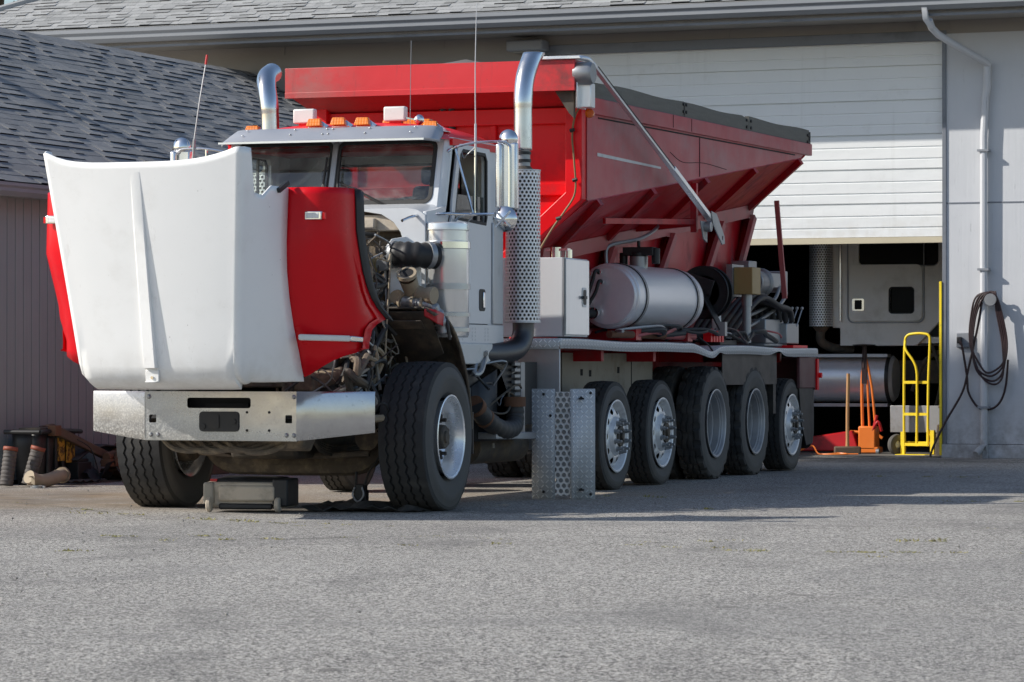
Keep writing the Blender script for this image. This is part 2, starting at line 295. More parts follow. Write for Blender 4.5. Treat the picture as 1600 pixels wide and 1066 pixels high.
def beammat():
    g=G('weathered_red_front_beam'); n=g.noise(1.8,5,.6); x,y,z=g.xyz('World'); k=g.mix(n,(.60,.015,.022),(.68,.035,.045))
    l=(1-x.step(-1.35,-.45))*g.noise(3,5,.7).step(.2,.7); k=g.mix(l*.8,k,(.30,.17,.155)); r=x.step(.75,1.3)*g.noise(4,5,.7).step(.25,.65); k=g.mix(r*.9,k,(.07,.045,.045))
    c=g.noise(2.6,6,.7).step(.52,.75); k=g.mix(c*.45,k,(.30,.075,.075)); s_=g.noise(12,4,.7,st=(1,1,.1)).step(.58,.74); k=g.mix(s_*.3,k,(.18,.05,.05)); rs=g.noise(16,4,.75).step(.67,.73); k=g.mix(rs*.7,k,(.10,.05,.035))
    g.set('Base Color',k); g.set('Roughness',.45); g.bump(g.noise(2.5,3),.15,.04); return g.m
M['beam']=beammat()
# ------------------------------------------------------------------ mesh helpers
class MB:
    def __init__(s): s.v=[]; s.f=[]; s.uv=[]; s.mi=[]; s.cur=0
    def face(s,idx,uv=None): s.f.append(tuple(idx)); s.uv.append(uv); s.mi.append(s.cur)
    def add(s,vs,fs,uvs=None):
        o=len(s.v); s.v+= [Vector(p) for p in vs]
        for i,f in enumerate(fs): s.face([o+j for j in f], uvs[i] if uvs else None)
        return s
    def box(s,x0,x1,y0,y1,z0,z1,M4=None):
        p=[Vector((x,y,z)) for x in(x0,x1) for y in(y0,y1) for z in(z0,z1)]
        if M4: p=[M4@q for q in p]
        return s.add(p,[(0,1,3,2),(4,6,7,5),(0,4,5,1),(2,3,7,6),(0,2,6,4),(1,5,7,3)])
    def hexa(s,p): # 8 points: bottom loop 4, top loop 4
        return s.add(p,[(3,2,1,0),(4,5,6,7),(0,1,5,4),(1,2,6,5),(2,3,7,6),(3,0,4,7)])
    def bar(s,a,b,w,h,up=(0,0,1)):
        a=Vector(a);b=Vector(b);d=(b-a).normalized();u=Vector(up);r=d.cross(u)
        if r.length<1e-4: r=d.cross(Vector((1,0,0)))
        r.normalize();u=r.cross(d);r*=w/2;u*=h/2
        return s.hexa([a-r-u,a+r-u,a+r+u,a-r+u,b-r-u,b+r-u,b+r+u,b-r+u])
    def tube(s,pts,r,n=10,smooth=6,cap=True,ridge=None):
        pts=[Vector(p) for p in pts]
        if smooth and len(pts)>2: pts=catmull(pts,smooth)
        m=len(pts); t0=(pts[1]-pts[0]).normalized(); nrm=t0.orthogonal().normalized(); o=len(s.v); prev=t0; L=0
        for i,p in enumerate(pts):
            t=(pts[min(i+1,m-1)]-pts[max(i-1,0)]).normalized()
            if i: 
                ax=prev.cross(t)
                if ax.length>1e-6: nrm=Matrix.Rotation(prev.angle(t),3,ax.normalized())@nrm
                L+=(p-pts[i-1]).length
            prev=t; bt=t.cross(nrm); rr=r(i/(m-1)) if callable(r) else r
            for k in range(n):
                a=2*PI*k/n; s.v.append(p+nrm*cos(a)*rr+bt*sin(a)*rr)
        for i in range(m-1):
            for k in range(n): s.face((o+i*n+k,o+i*n+(k+1)%n,o+(i+1)*n+(k+1)%n,o+(i+1)*n+k))
        if cap: s.face([o+k for k in range(n)][::-1]); s.face([o+(m-1)*n+k for k in range(n)])
        return s
    def lathe(s,prof,c=(0,0,0),axis='z',n=32,a0=0,a1=2*PI,uvR=None,close=False):
        """prof: [(r,h)]; close joins last to first"""
        c=Vector(c);o=len(s.v); full=abs(a1-a0-2*PI)<1e-6; m=n if full else n+1
        def P(r,h,a):
            x,y=r*cos(a),r*sin(a)
            return c+(Vector((x,y,h)) if axis=='z' else Vector((h,x,y)) if axis=='x' else Vector((y,h,x)))
        for k in range(m):
            a=a0+(a1-a0)*k/n
            for r,h in prof: s.v.append(P(r,h,a))
        q=len(prof)
        for k in range(n):
            k2=(k+1)%m if full else k+1
            for i in range(q if close else q-1):
                j=(i+1)%q
                uv=None
                if uvR:
                    ua=uvR*(a0+(a1-a0)*k/n); ub=uvR*(a0+(a1-a0)*(k+1)/n); uv=[(ua,prof[i][1]),(ub,prof[i][1]),(ub,prof[j][1]),(ua,prof[j][1])]
                s.face((o+k*q+i,o+k2*q+i,o+k2*q+j,o+k*q+j),uv)
        return s
    def cyl(s,a,b,r,n=20,r2=None):
        return s.tube([a,b],(lambda t:r+(r2-r)*t) if r2 is not None else r,n,0)
    def plate(s,outer,holes=(),f=None,t=None,uv=False):
        """polygon with holes given in 2D, mapped to 3D by f(u,v,w) with w in {0,t}"""
        loops=[list(outer)]+[list(h) for h in holes]
        tris=tessellate_polygon([[Vector((p[0],p[1],0)) for p in l] for l in loops])
        flat=[p for l in loops for p in l]; N=len(flat)
        def orient(tr):
            a,b,c=[flat[i] for i in tr]; return (b[0]-a[0])*(c[1]-a[1])-(b[1]-a[1])*(c[0]-a[0])
        tris=[tr if orient(tr)>0 else tuple(reversed(tr)) for tr in tris]
        o=len(s.v); s.v+=[Vector(f(p[0],p[1],0)) for p in flat]
        for tr in tris: s.face([o+i for i in tr],[flat[i] for i in tr] if uv else None)
        if t:
            s.v+=[Vector(f(p[0],p[1],t)) for p in flat]
            for tr in tris: s.face([o+N+i for i in reversed(tr)],[flat[i] for i in reversed(tr)] if uv else None)
            b=0
            for l in loops:
                n=len(l)
                for i in range(n):
                    j=(i+1)%n; s.face((o+b+i,o+N+b+i,o+N+b+j,o+b+j),[l[i],l[i],l[j],l[j]] if uv else None)
                b+=n
        return s
    def grid(s,rows,uvs=None):
        o=len(s.v); n=len(rows[0])
        for r in rows: s.v+=[Vector(p) for p in r]
        for i in range(len(rows)-1):
            for k in range(n-1):
                uv=[uvs[i][k],uvs[i][k+1],uvs[i+1][k+1],uvs[i+1][k]] if uvs else None
                s.face((o+i*n+k,o+i*n+k+1,o+(i+1)*n+k+1,o+(i+1)*n+k),uv)
        return s
    def build(s,name,m,parent=None,smooth=35,bevel=0,solid=0,sub=0,loc=None,seg=2,off=-1):
        me=bpy.data.meshes.new(name); me.from_pydata(s.v,[],s.f)
        if any(u for u in s.uv):
            ul=me.uv_layers.new(name='UVMap'); li=0
            for fi,f in enumerate(s.f):
                for k in range(len(f)):
                    ul.data[li].uv=s.uv[fi][k][:2] if s.uv[fi] else (0,0); li+=1
        for mm in (m if isinstance(m,(list,tuple)) else [m]): me.materials.append(M[mm] if isinstance(mm,str) else mm)
        me.polygons.foreach_set('material_index',s.mi)
        me.validate(); me.update()
        import bmesh
        bm=bmesh.new(); bm.from_mesh(me)
        if not solid: bmesh.ops.recalc_face_normals(bm,faces=bm.faces)
        bm.to_mesh(me); bm.free()
        if smooth:
            me.polygons.foreach_set('use_smooth',[True]*len(me.polygons)); me.set_sharp_from_angle(angle=R(smooth))
        ob=bpy.data.objects.new(name,me); col.objects.link(ob)
        if parent: ob.parent=parent
        if loc: ob.location=loc
        if solid: x=ob.modifiers.new('solid','SOLIDIFY'); x.thickness=solid; x.offset=off
        if sub: x=ob.modifiers.new('sub','SUBSURF'); x.levels=sub; x.render_levels=sub
        if bevel: x=ob.modifiers.new('bevel','BEVEL'); x.width=bevel; x.segments=seg; x.limit_method='ANGLE'; x.angle_limit=R(40); x.harden_normals=False
        return ob
def catmull(p,k):
    out=[]; n=len(p)
    for i in range(n-1):
        p0=p[max(i-1,0)];p1=p[i];p2=p[i+1];p3=p[min(i+2,n-1)]
        for j in range(k):
            t=j/k; out.append(.5*((2*p1)+(p2-p0)*t+(2*p0-5*p1+4*p2-p3)*t*t+(3*p1-p0-3*p2+p3)*t**3))
    return out+[p[-1]]
def rr(x0,x1,y0,y1,r,n=5):
    o=[]
    for cx,cy,a in ((x1-r,y0+r,-90),(x1-r,y1-r,0),(x0+r,y1-r,90),(x0+r,y0+r,180)):
        for i in range(n+1): t=R(a+90*i/n); o.append((cx+r*cos(t),cy+r*sin(t)))
    return o
def circ(cx,cy,r,n=20): return [(cx+r*cos(2*PI*i/n),cy+r*sin(2*PI*i/n)) for i in range(n)]
def tag(o,label=None,cat=None,group=None,kind=None):
    if label: o['label']=label
    if cat: o['category']=cat
    if group: o['group']=group
    if kind: o['kind']=kind
    return o
def thing(name,label,cat,loc=(0,0,0),rz=0,group=None):
    o=bpy.data.objects.new(name,None); col.objects.link(o); o.location=loc; o.rotation_euler=(0,0,rz); o.empty_display_size=.2
    return tag(o,label,cat,group)
def clone(o,parent,loc=None,rz=None):
    c=o.copy(); col.objects.link(c); c.parent=parent
    if loc is not None: c.location=loc
    if rz is not None: c.rotation_euler=(0,0,rz)
    for ch in [x for x in o.children]: clone(ch,c)
    return c
FX=lambda X,s=1:(lambda u,v,w:(X+w*s,u,v))   # (u,v)=(y,z) plate standing in plane x=X
FY=lambda Y,s=1:(lambda u,v,w:(u,Y+w*s,v))   # (u,v)=(x,z)
FZ=lambda Z,s=1:(lambda u,v,w:(u,v,Z+w*s))
# ------------------------------------------------------------------ camera, light
cam=bpy.data.cameras.new('camera'); co=bpy.data.objects.new('camera',cam); col.objects.link(co); sc.camera=co
cam.sensor_width=36; cam.lens=5328/1600*36; cam.clip_end=900; cam.clip_start=.5
co.location=(10.635,-24.637,1.10); co.rotation_euler=(PI/2+.0079,0,.3439)
cam.dof.use_dof=True; cam.dof.focus_distance=27.5; cam.dof.aperture_fstop=13
SUN_EL=R(34); SUN_V=Vector((-.895,-.445,0)).normalized()*cos(SUN_EL)+Vector((0,0,sin(SUN_EL)))
sl=bpy.data.lights.new('sun','SUN'); sl.energy=5.0; sl.angle=R(.53); sl.color=(1,.95,.87)
so=bpy.data.objects.new('sun',sl); col.objects.link(so); so.location=(-20,-10,20)
so.rotation_euler=SUN_V.to_track_quat('Z','Y').to_euler()
w=bpy.data.worlds.new('World'); sc.world=w; w.use_nodes=True; wn=w.node_tree
bg=wn.nodes['Background']; sk=wn.nodes.new('ShaderNodeTexSky'); sk.sky_type='NISHITA'; sk.sun_disc=False
sk.sun_elevation=SUN_EL; sk.sun_rotation=math.atan2(SUN_V.x,SUN_V.y); sk.air_density=1.0; sk.dust_density=1.0
wn.links.new(sk.outputs[0],bg.inputs[0]); bg.inputs[1].default_value=.14
sc.view_settings.view_transform='Standard'; sc.view_settings.look='None'; sc.view_settings.exposure=0
sc.render.engine='CYCLES'; sc.cycles.max_bounces=8; sc.cycles.transparent_max_bounces=16
# ------------------------------------------------------------------ setting: ground
g=MB()
xs=[-300,-60,-20]+[-10+i for i in range(31)]+[40,100,300]; ys=[-60,-30,-20]+[-15+i for i in range(36)]+[60,300,600]
rows=[[(x,y,(.012*sin(x*.7+y*.31)+.008*sin(y*1.3-x*.4))*(1 if -13<y<-1.5 else 0)) for x in xs] for y in ys]
g.grid(rows); tag(g.build('asphalt_yard','asphalt'),'worn grey asphalt yard in front of the workshop','yard',kind='structure')
# weeds in the cracks
w_=MB()
def blade(x,y,h,l):
    a=random.uniform(0,6.28); dx,dy=cos(a)*l,sin(a)*l; q=.004
    o=len(w_.v); w_.v+=[Vector((x-dy*q/l*1.5,y+dx*q/l*1.5,0)),Vector((x+dy*q/l*1.5,y-dx*q/l*1.5,0)),Vector((x+dx*.6,y+dy*.6,h*.8)),Vector((x+dx,y+dy,h))]
    w_.face((o,o+1,o+2)); w_.face((o+1,o+3,o+2))
def tuft(x,y,n=26,s=.05,h=.03):
    for i in range(n): blade(x+random.gauss(0,s),y+random.gauss(0,s*.6),random.uniform(.3,1)*h,random.uniform(.01,.03))
random.seed(3)
ck=MB()
def crack(pts,wd,dens):
    P=catmull([Vector((a,b_,0)) for a,b_ in pts],14); L=[];Rr=[]
    for i,p in enumerate(P):
        p=p+Vector((random.gauss(0,.012),random.gauss(0,.018),0)); d=(P[min(i+1,len(P)-1)]-P[max(i-1,0)]).normalized(); n_=Vector((-d.y,d.x,0)); h=wd*random.uniform(.25,1.2)
        L.append((p.x+n_.x*h,p.y+n_.y*h,.0035)); Rr.append((p.x-n_.x*h,p.y-n_.y*h,.0035))
        if random.random()<dens:
            for q in range(random.randint(1,3)): tuft(p.x+random.gauss(0,.05),p.y+random.gauss(0,.02),random.randint(5,16),random.uniform(.015,.04),random.uniform(.008,.018))
    ck.grid([L,Rr])
crack([(-4.6,-5.3),(-2.6,-5.2),(-1.2,-4.6),(.2,-4.7),(1.6,-4.1)],.010,.14)
crack([(-.3,-1.9),(.7,-2.3),(1.5,-3.0),(2.6,-3.9),(4.2,-4.5)],.008,.30)
crack([(1.2,-4.9),(2.4,-4.1),(3.8,-3.2),(5.2,-1.9),(6.8,-1.2),(9,-.2)],.011,.22)
crack([(4.9,-4.9),(5.7,-4.8),(6.6,-4.6),(7.6,-4.9)],.008,.30)
crack([(4.4,2.9),(5.4,3.3),(6.6,3.4),(8.2,4.0)],.01,.18)
crack([(-4,.6),(-2.6,.2),(-1.0,-1.2),(-.3,-1.9)],.008,.12)
for (x0,y0,x1,y1,k) in [(-.2,-1.9,2.2,-3.0,11),(-.9,-6.6,1.4,-6.2,5),(1.9,-5.5,6.4,-3.0,9),(4.5,-4.6,6.6,-5.6,5),(1.5,3.2,2.2,3.0,3),(3.0,.9,3.3,.9,1),(-1.2,-1.3,-.6,-1.6,3),(-3.9,1.5,-3.8,1.5,1),(5.4,1.9,6.2,1.7,4),(2,9,4.5,9.4,4)]:
    for i in range(k):
        t=random.random(); tuft(x0+(x1-x0)*t+random.gauss(0,.05),y0+(y1-y0)*t+random.gauss(0,.05),random.randint(6,22),random.uniform(.02,.06),random.uniform(.012,.026))
tag(ck.build('pavement_cracks',mat('dark_crack',(.10,.097,.09),.95,0,.3,9),smooth=0),'thin dark cracks wandering across the asphalt','cracks',kind='stuff')  # flat dark strips laid in as the cracks
tag(w_.build('weeds','moss',smooth=0),'tiny yellow green weeds growing in the asphalt cracks','weeds',kind='stuff')
peb=MB(); random.seed(5)
for i in range(420):
    x=random.uniform(-4,7); y=random.uniform(-11,3); r=random.choice([.004,.005,.006,.008,.011])
    peb.add([(x+r*random.uniform(.6,1.2)*dx,y+r*random.uniform(.6,1.2)*dy,r*random.uniform(.5,1)*dz+r*.3) for dx,dy,dz in((1,0,0),(-1,0,0),(0,1,0),(0,-1,0),(0,0,1),(0,0,-1))],[(0,2,4),(2,1,4),(1,3,4),(3,0,4),(2,0,5),(1,2,5),(3,1,5),(0,3,5)])
tag(peb.build('loose_gravel',mat('gravel_bits',(.25,.24,.22),.9,0,.8,9),smooth=0),'small loose stones scattered on the asphalt','gravel',kind='stuff')
# ------------------------------------------------------------------ workshop building (rotated frame)
WA=R(-2.4); WO=Vector((2.05,16.48,0)); WE=Vector((cos(WA),sin(WA),0)); WN=Vector((-sin(WA),cos(WA),0))
ws=thing('workshop_building','grey painted workshop with a shingle roof and a half raised white roller door','building',WO,WA)
# local frame: x along the wall (0 at downspout), y into the building
DL,DR=-5.75,-.54; DT=5.13
b=MB(); b.box(DR,9,0,.15,.17,5.2); b.build('wall','wall',ws,bevel=.004)
b=MB(); b.box(DR-.012,9,-.03,.1,.0,.165); b.build('base_board','wall',ws,bevel=.004)
b=MB()
for z in(3.12,): b.box(DR+.05,9,-.006,.0,z-.008,z+.008)
for x in(.62,1.9): b.box(x-.006,x+.006,-.006,0,.17,5.2)
b.build('wall_seam','bluegrey',ws)
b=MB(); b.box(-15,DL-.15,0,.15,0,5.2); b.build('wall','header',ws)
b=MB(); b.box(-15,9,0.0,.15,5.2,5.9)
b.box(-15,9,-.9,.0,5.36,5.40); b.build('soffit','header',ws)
for x in(-9.5,-7.2,-5.88,-3.3,-.9,-.46): MB().box(x-.012,x+.012,-.012,-.002,5.25,5.36).build('batten','header',ws)
b=MB(); b.box(DL,DR,-.02,.12,5.12,5.24); b.box(DR,DR+.05,-.02,.15,0,5.24); b.box(DL-.15,DL,-.02,.15,0,5.24); b.build('door_frame','bluegrey',ws,bevel=.004)
b=MB(); b.box(DR-.035,DR-.004,-.035,.03,.03,2.16); b.build('jamb_guard','yellow',ws,bevel=.003)
# roller door: sections with joints and pressed ribs
d=MB(); prof=[]; z=2.72; sec=.424
while z<DT+.02:
    prof+=[(0,z),(0,z+.10),(.012,z+.106),(.012,z+.118),(0,z+.124),(0,z+.245),(.010,z+.25),(.010,z+.262),(0,z+.268),(0,z+.40),(.035,z+.404),(.035,z+.418),(0,z+.422)]; z+=sec
o=0.075; rows=[[(x,o+p[0],p[1]) for p in prof] for x in(DL,DR)]
d.grid(rows); gd=d.build('garage_door','door',ws,smooth=20)
b=MB(); b.box(DL,DR,o-.012,o+.04,2.64,2.715); b.build('bottom_bar','doorbar',gd,bevel=.003)
b=MB(); b.box(DL,DR,o+.05,o+.07,2.66,5.2); b.build('backing','doorbar',gd)
# gutter, k profile
b=MB(); gp=[(-.9,5.40),(-.98,5.40),(-1.03,5.45),(-1.03,5.50),(-1.06,5.53),(-1.06,5.575),(-1.045,5.58),(-1.03,5.56),(-.9,5.56)]
b.grid([[(x,p[0],p[1]) for p in gp+[gp[0]]] for x in(-14.9,9)]); b.build('gutter','gutterm',ws,smooth=25)
b=MB(); b.box(-14.9,9,-.9,-.86,5.33,5.60); b.build('fascia','bluegrey',ws)
# downspout
b=MB(); b.tube([(-.50,-.98,5.45),(-.49,-.96,5.30),(-.44,-.86,5.20)],.045,4,0,cap=False); b.tube([(-.46,-.92,5.28),(-.40,-.72,5.12),(0.02,-.14,4.83),(.04,-.08,4.78)],.045,10,3)
b.tube([(.04,-.08,4.80),(.04,-.075,4.5),(-.005,-.07,3.9),(-.005,-.07,.25),(-.01,-.10,.16),(-.07,-.22,.05)],.045,10,2); ds=b.build('downspout','wall',ws)
for z in(3.75,2.3,.62): MB().box(-.075,.065,-.125,0,z-.014,z+.014).build('strap','gutterm',ds)
# wall light under the eave
b=MB(); b.box(-6.22,-5.72,-.26,-.0,5.16,5.30); wl=b.build('wall_light','gutterm',ws,bevel=.02); b=MB(); b.box(-6.16,-5.78,-.2,-.04,5.145,5.158); b.build('lens','lampglass',wl)
# interior shell
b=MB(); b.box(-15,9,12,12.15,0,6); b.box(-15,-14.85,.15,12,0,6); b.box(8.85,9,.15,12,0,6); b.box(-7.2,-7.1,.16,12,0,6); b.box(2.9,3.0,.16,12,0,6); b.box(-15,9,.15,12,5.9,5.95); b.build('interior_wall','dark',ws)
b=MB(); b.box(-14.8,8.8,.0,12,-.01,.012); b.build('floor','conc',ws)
def shingles(mb,O,U,V,L,W,expo,tab,t=.012,clip=None,seed=1):
    """rows of individual shingle tabs. O eave corner, U along the eave, V up the slope"""
    random.seed(seed); O=Vector(O);U=Vector(U).normalized();V=Vector(V).normalized();N=U.cross(V).normalized()
    if N.z<0: N=-N
    nrow=int(W/expo)
    for r in range(nrow):
        v0=r*expo; x=-random.uniform(0,tab)
        while x<L:
            wd=tab*random.uniform(.55,1.35); a,b2=max(x,0),min(x+wd-.004,L); x+=wd
            if clip:
                a,b2=clip(a,b2,v0+expo/2)
            if b2-a<.01: continue
            hh=t*random.choice([.45,.55,1.1,1.5]); j=random.uniform(-.002,.002)
            p=[O+U*a+V*(v0+j),O+U*b2+V*(v0+j),O+U*b2+V*(v0+expo+.03),O+U*a+V*(v0+expo+.03)]
            q=[p[0]+N*hh,p[1]+N*hh,p[2]+N*.003,p[3]+N*.003]
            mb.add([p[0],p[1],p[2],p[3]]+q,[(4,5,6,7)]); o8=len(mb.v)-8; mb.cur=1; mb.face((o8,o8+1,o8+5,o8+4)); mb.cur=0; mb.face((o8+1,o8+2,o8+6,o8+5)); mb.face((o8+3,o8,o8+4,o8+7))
pit=.46; Vr=Vector((0,1,pit)).normalized(); hipx=-14.55
def hipclip(a,b,v):
    return max(a,v*Vr.y*1.0),b
b=MB(); shingles(b,(hipx,-1.02,5.60),(1,0,0),(0,1,pit),23.5,7.2,.125,.20,clip=hipclip,seed=4)
b.build('roof',['shingle_light','butt'],ws,smooth=0)
b=MB(); b.add([(hipx-.03,-1.03,5.585),(9,-1.03,5.585),(9,5.5,5.585+6.53*pit),(hipx+6.53,5.5,5.585+6.53*pit)],[(0,1,2,3)]); b.add([(hipx-.03,-1.03,5.585),(hipx+6.53,5.5,5.585+6.53*pit),(hipx-.03,12.03,5.585)],[(0,1,2)]); b.add([(hipx+6.53,5.5,5.585+6.53*pit),(9,5.5,5.585+6.53*pit),(9,12.03,5.585),(hipx-.03,12.03,5.585)],[(0,1,2,3)])
b.tube([(hipx,-1.02,5.62),(hipx+6.5,5.48,5.62+6.5*pit)],.05,6,0); b.build('roof_deck','shingle_light',ws)
# ------------------------------------------------------------------ low wing on the left
wg=thing('storage_wing','low wing with vertical purple grey boards and dark shingle roof left of the truck','building',(-4.863,0.003,0),WA)
b=MB(); y=3.74
while y<16.8:
    b.box(-.02,.0,y,y+.140,.04,2.75); y+=.152
b.build('wall','siding',wg,smooth=0,bevel=.002)
b=MB(); b.box(-.06,-.022,3.74,16.8,0,2.75); b.plate([(-7.6,0),(-.06,0),(-.06,2.75),(-3.82,4.9),(-7.6,2.8)],[],FY(3.76),.05); b.build('wall_backing','dark',wg)
b=MB(); gp=[(.22,2.70),(.30,2.70),(.34,2.74),(.34,2.77),(.36,2.79),(.36,2.82),(.22,2.82),(.22,2.70)]
b.grid([[(p[0],y,p[1]) for p in gp] for y in(3.05,16.6)]); b.box(-.02,.22,3.05,16.6,2.715,2.735); b.build('gutter','gutterm',wg,smooth=25)
b=MB(); shingles(b,(.33,3.05,2.83),(0,1,0),(-1,0,.535),13.9,4.75,.15,.26,t=.011,seed=9,clip=None)
b.build('roof',['shingle_dark','butt'],wg,smooth=0)
b=MB(); b.add([(.32,3.07,2.815),(.32,17,2.815),(-3.85,17,5.045),(-3.85,3.07,5.045),(-8,17,2.8),(-8,3.07,2.8)],[(0,1,2,3),(3,2,4,5)]); b.build('roof_deck','shingle_dark',wg,smooth=0)
# ------------------------------------------------------------------ tree behind the roof
tr=thing('tree','bright green leafy tree behind the left end of the workshop roof','tree',(-19.5,31,0))
b=MB(); b.tube([(0,0,0),(.2,.1,3),(.0,.2,6),(.3,0,9)],lambda t:.35*(1-t*.8),10)
for i in range(9):
    a=i*2.4; h=4+i*.55; b.tube([(0.1,.1,h),(cos(a)*1.2,sin(a)*1.2,h+1),(cos(a)*2.4,sin(a)*2.4,h+1.7)],lambda t:.10*(1-t*.8),6,3)
b.build('trunk','bark',tr)
random.seed(11); b=MB(); cl=[(random.gauss(0,1.7),random.gauss(0,1.7),random.uniform(4.5,10.8)) for i in range(70)]
for c in cl:
    for i in range(110):
        p=Vector(c)+Vector((random.gauss(0,.42),random.gauss(0,.42),random.gauss(0,.32))); a=Vector((random.uniform(-1,1),random.uniform(-1,1),random.uniform(-1,1)))*.11; q=a.orthogonal().normalized()*.05
        b.add([p-a,p+q,p+a,p-q],[(0,1,2,3)])
b.build('crown','leaf',tr,smooth=0)

random.seed(14)
t=thing('unseen_shade_pine','unseen tall pine added beyond the storage wing to shade the lower right wall','tree',(-16.4,2.6,0))  # added out of view; crown shaped to shade the lower right wall
b=MB(); b.tube([(0,0,0),(.1,.1,7),(0,.3,12),(.1,1.6,13.6),(0,3,14.2)],lambda q:.12*(1-q*.6),8,4); b.tube([(0,.3,12),(0,-.4,13.2),(.1,-1.2,14)],.05,6,3); b.build('trunk','bark',t)
b=MB()
for i in range(3600):
    y=random.uniform(-2.6,4.85); z=random.uniform(13.3,15.15)-max(0,y-3.9)*.15+.12*sin(y*2.3)
    p=Vector((random.gauss(0,.8),y,z)); a=Vector((random.uniform(-1,1),random.uniform(-.7,.7),random.uniform(-.5,.5)))*.32; q=a.orthogonal().normalized()*.17
    b.add([p-a,p+q,p+a,p-q],[(0,1,2,3)])
b.build('crown','leaf',t,smooth=0)
# ------------------------------------------------------------------ the dump truck (x = its width, y = its length, front towards -y)
T=thing('dump_truck','red and white hopper dump truck with its hood tilted forward, parked before the workshop','truck',(0,0,0))
def part(mb,name,m,parent=T,**k): return mb.build(name,m,parent,**k)
# ---- wheels
def tyre_mb(Ro,Ri,W,kind='rib',n=160,flat=.02):
    """axis x, outboard face at x=0, inboard at x=-W"""
    mb=MB(); sh=W*.10
    side=[(Ri-.012,-W*.16),(Ri+.012,-W*.11),(Ri+.03,-W*.065),(Ri+.034,-W*.058),(Ri+(Ro-Ri)*.42,-W*.008),(Ri+(Ro-Ri)*.50,0),(Ri+(Ro-Ri)*.515,.0015),(Ri+(Ro-Ri)*.66,-W*.012),(Ri+(Ro-Ri)*.68,-W*.018),(Ro-.045,-W*.05),(Ro-.022,-W*.062)]
    cols=[(r,x,0,'s') for r,x in side]
    tw=W*.86; x0=-W*.07; G_=4 if W>.36 else 3
    cols.append((Ro-.009,x0-.0,0,'e'))
    gd=.016; gw=.010
    for i in range(1,G_+1):
        xc=x0-tw*i/(G_+1); cr=.012*(1-abs(2*i/(G_+1)-1)**2)
        cols+= [(Ro-.012+cr,xc+gw,1,'t'),(Ro-.012+cr-gd,xc+gw*.6,1,'g'),(Ro-.012+cr-gd,xc-gw*.6,1,'g'),(Ro-.012+cr,xc-gw,1,'t')]
    cols.append((Ro-.009,x0-tw,0,'e'))
    cols+=[(r,-W-x,0,'s') for r,x in reversed(side)]
    m=len(cols)
    for k in range(n):
        a=2*PI*k/n; zig=[-1,0,1,0][k%4]*.009 if kind=='rib' else [-1,1][(k//4)%2]*.006
        for ci,(r,x,zz,ty) in enumerate(cols):
            rr_=r
            if kind=='lug':
                if ty in 'e' and (k%8) in(0,1,2): rr_-=.030
                if ty=='t' and ci in(12,m-13) and (k%8) in(1,2): rr_-=.020
                if ty=='t' and 12<ci<m-13 and (k%8) in(4,5): rr_-=.012
                if ty=='s' and r>Ro-.03 and (k%8) in(0,1,2): rr_-=.018
            elif ty=='e' and k%4==0: rr_-=.004
            y=rr_*cos(a); z=rr_*sin(a); xx=x+zig*zz
            if z<-(Ro-flat): 
                q=(-(Ro-flat)-z); z=-(Ro-flat)+ (.0 if ty in 'te' else .001); 
            if ty=='s' and z<-(Ro-.13): bl=(-(Ro-.13)-z)/.13*.018; xx+= bl if ci<m/2 else -bl
            mb.v.append(Vector((xx,y,z)))
    nl=len(side)
    for k in range(n):
        k2=(k+1)%n
        for i in range(m-1):
            mb.cur=1 if (i<nl-2 or i>m-nl) else 0
            mb.face((k*m+i,k2*m+i,k2*m+i+1,k*m+i+1))
    return mb
def stud_mb(L,r=.020):
    mb=MB(); mb.lathe([(0,L),(r*.5,L),(r*.62,L*.97),(r*.62,L*.55),(r,L*.55),(r,L*.12),(r*1.45,L*.08),(r*1.45,0)],axis='x',n=8); return mb
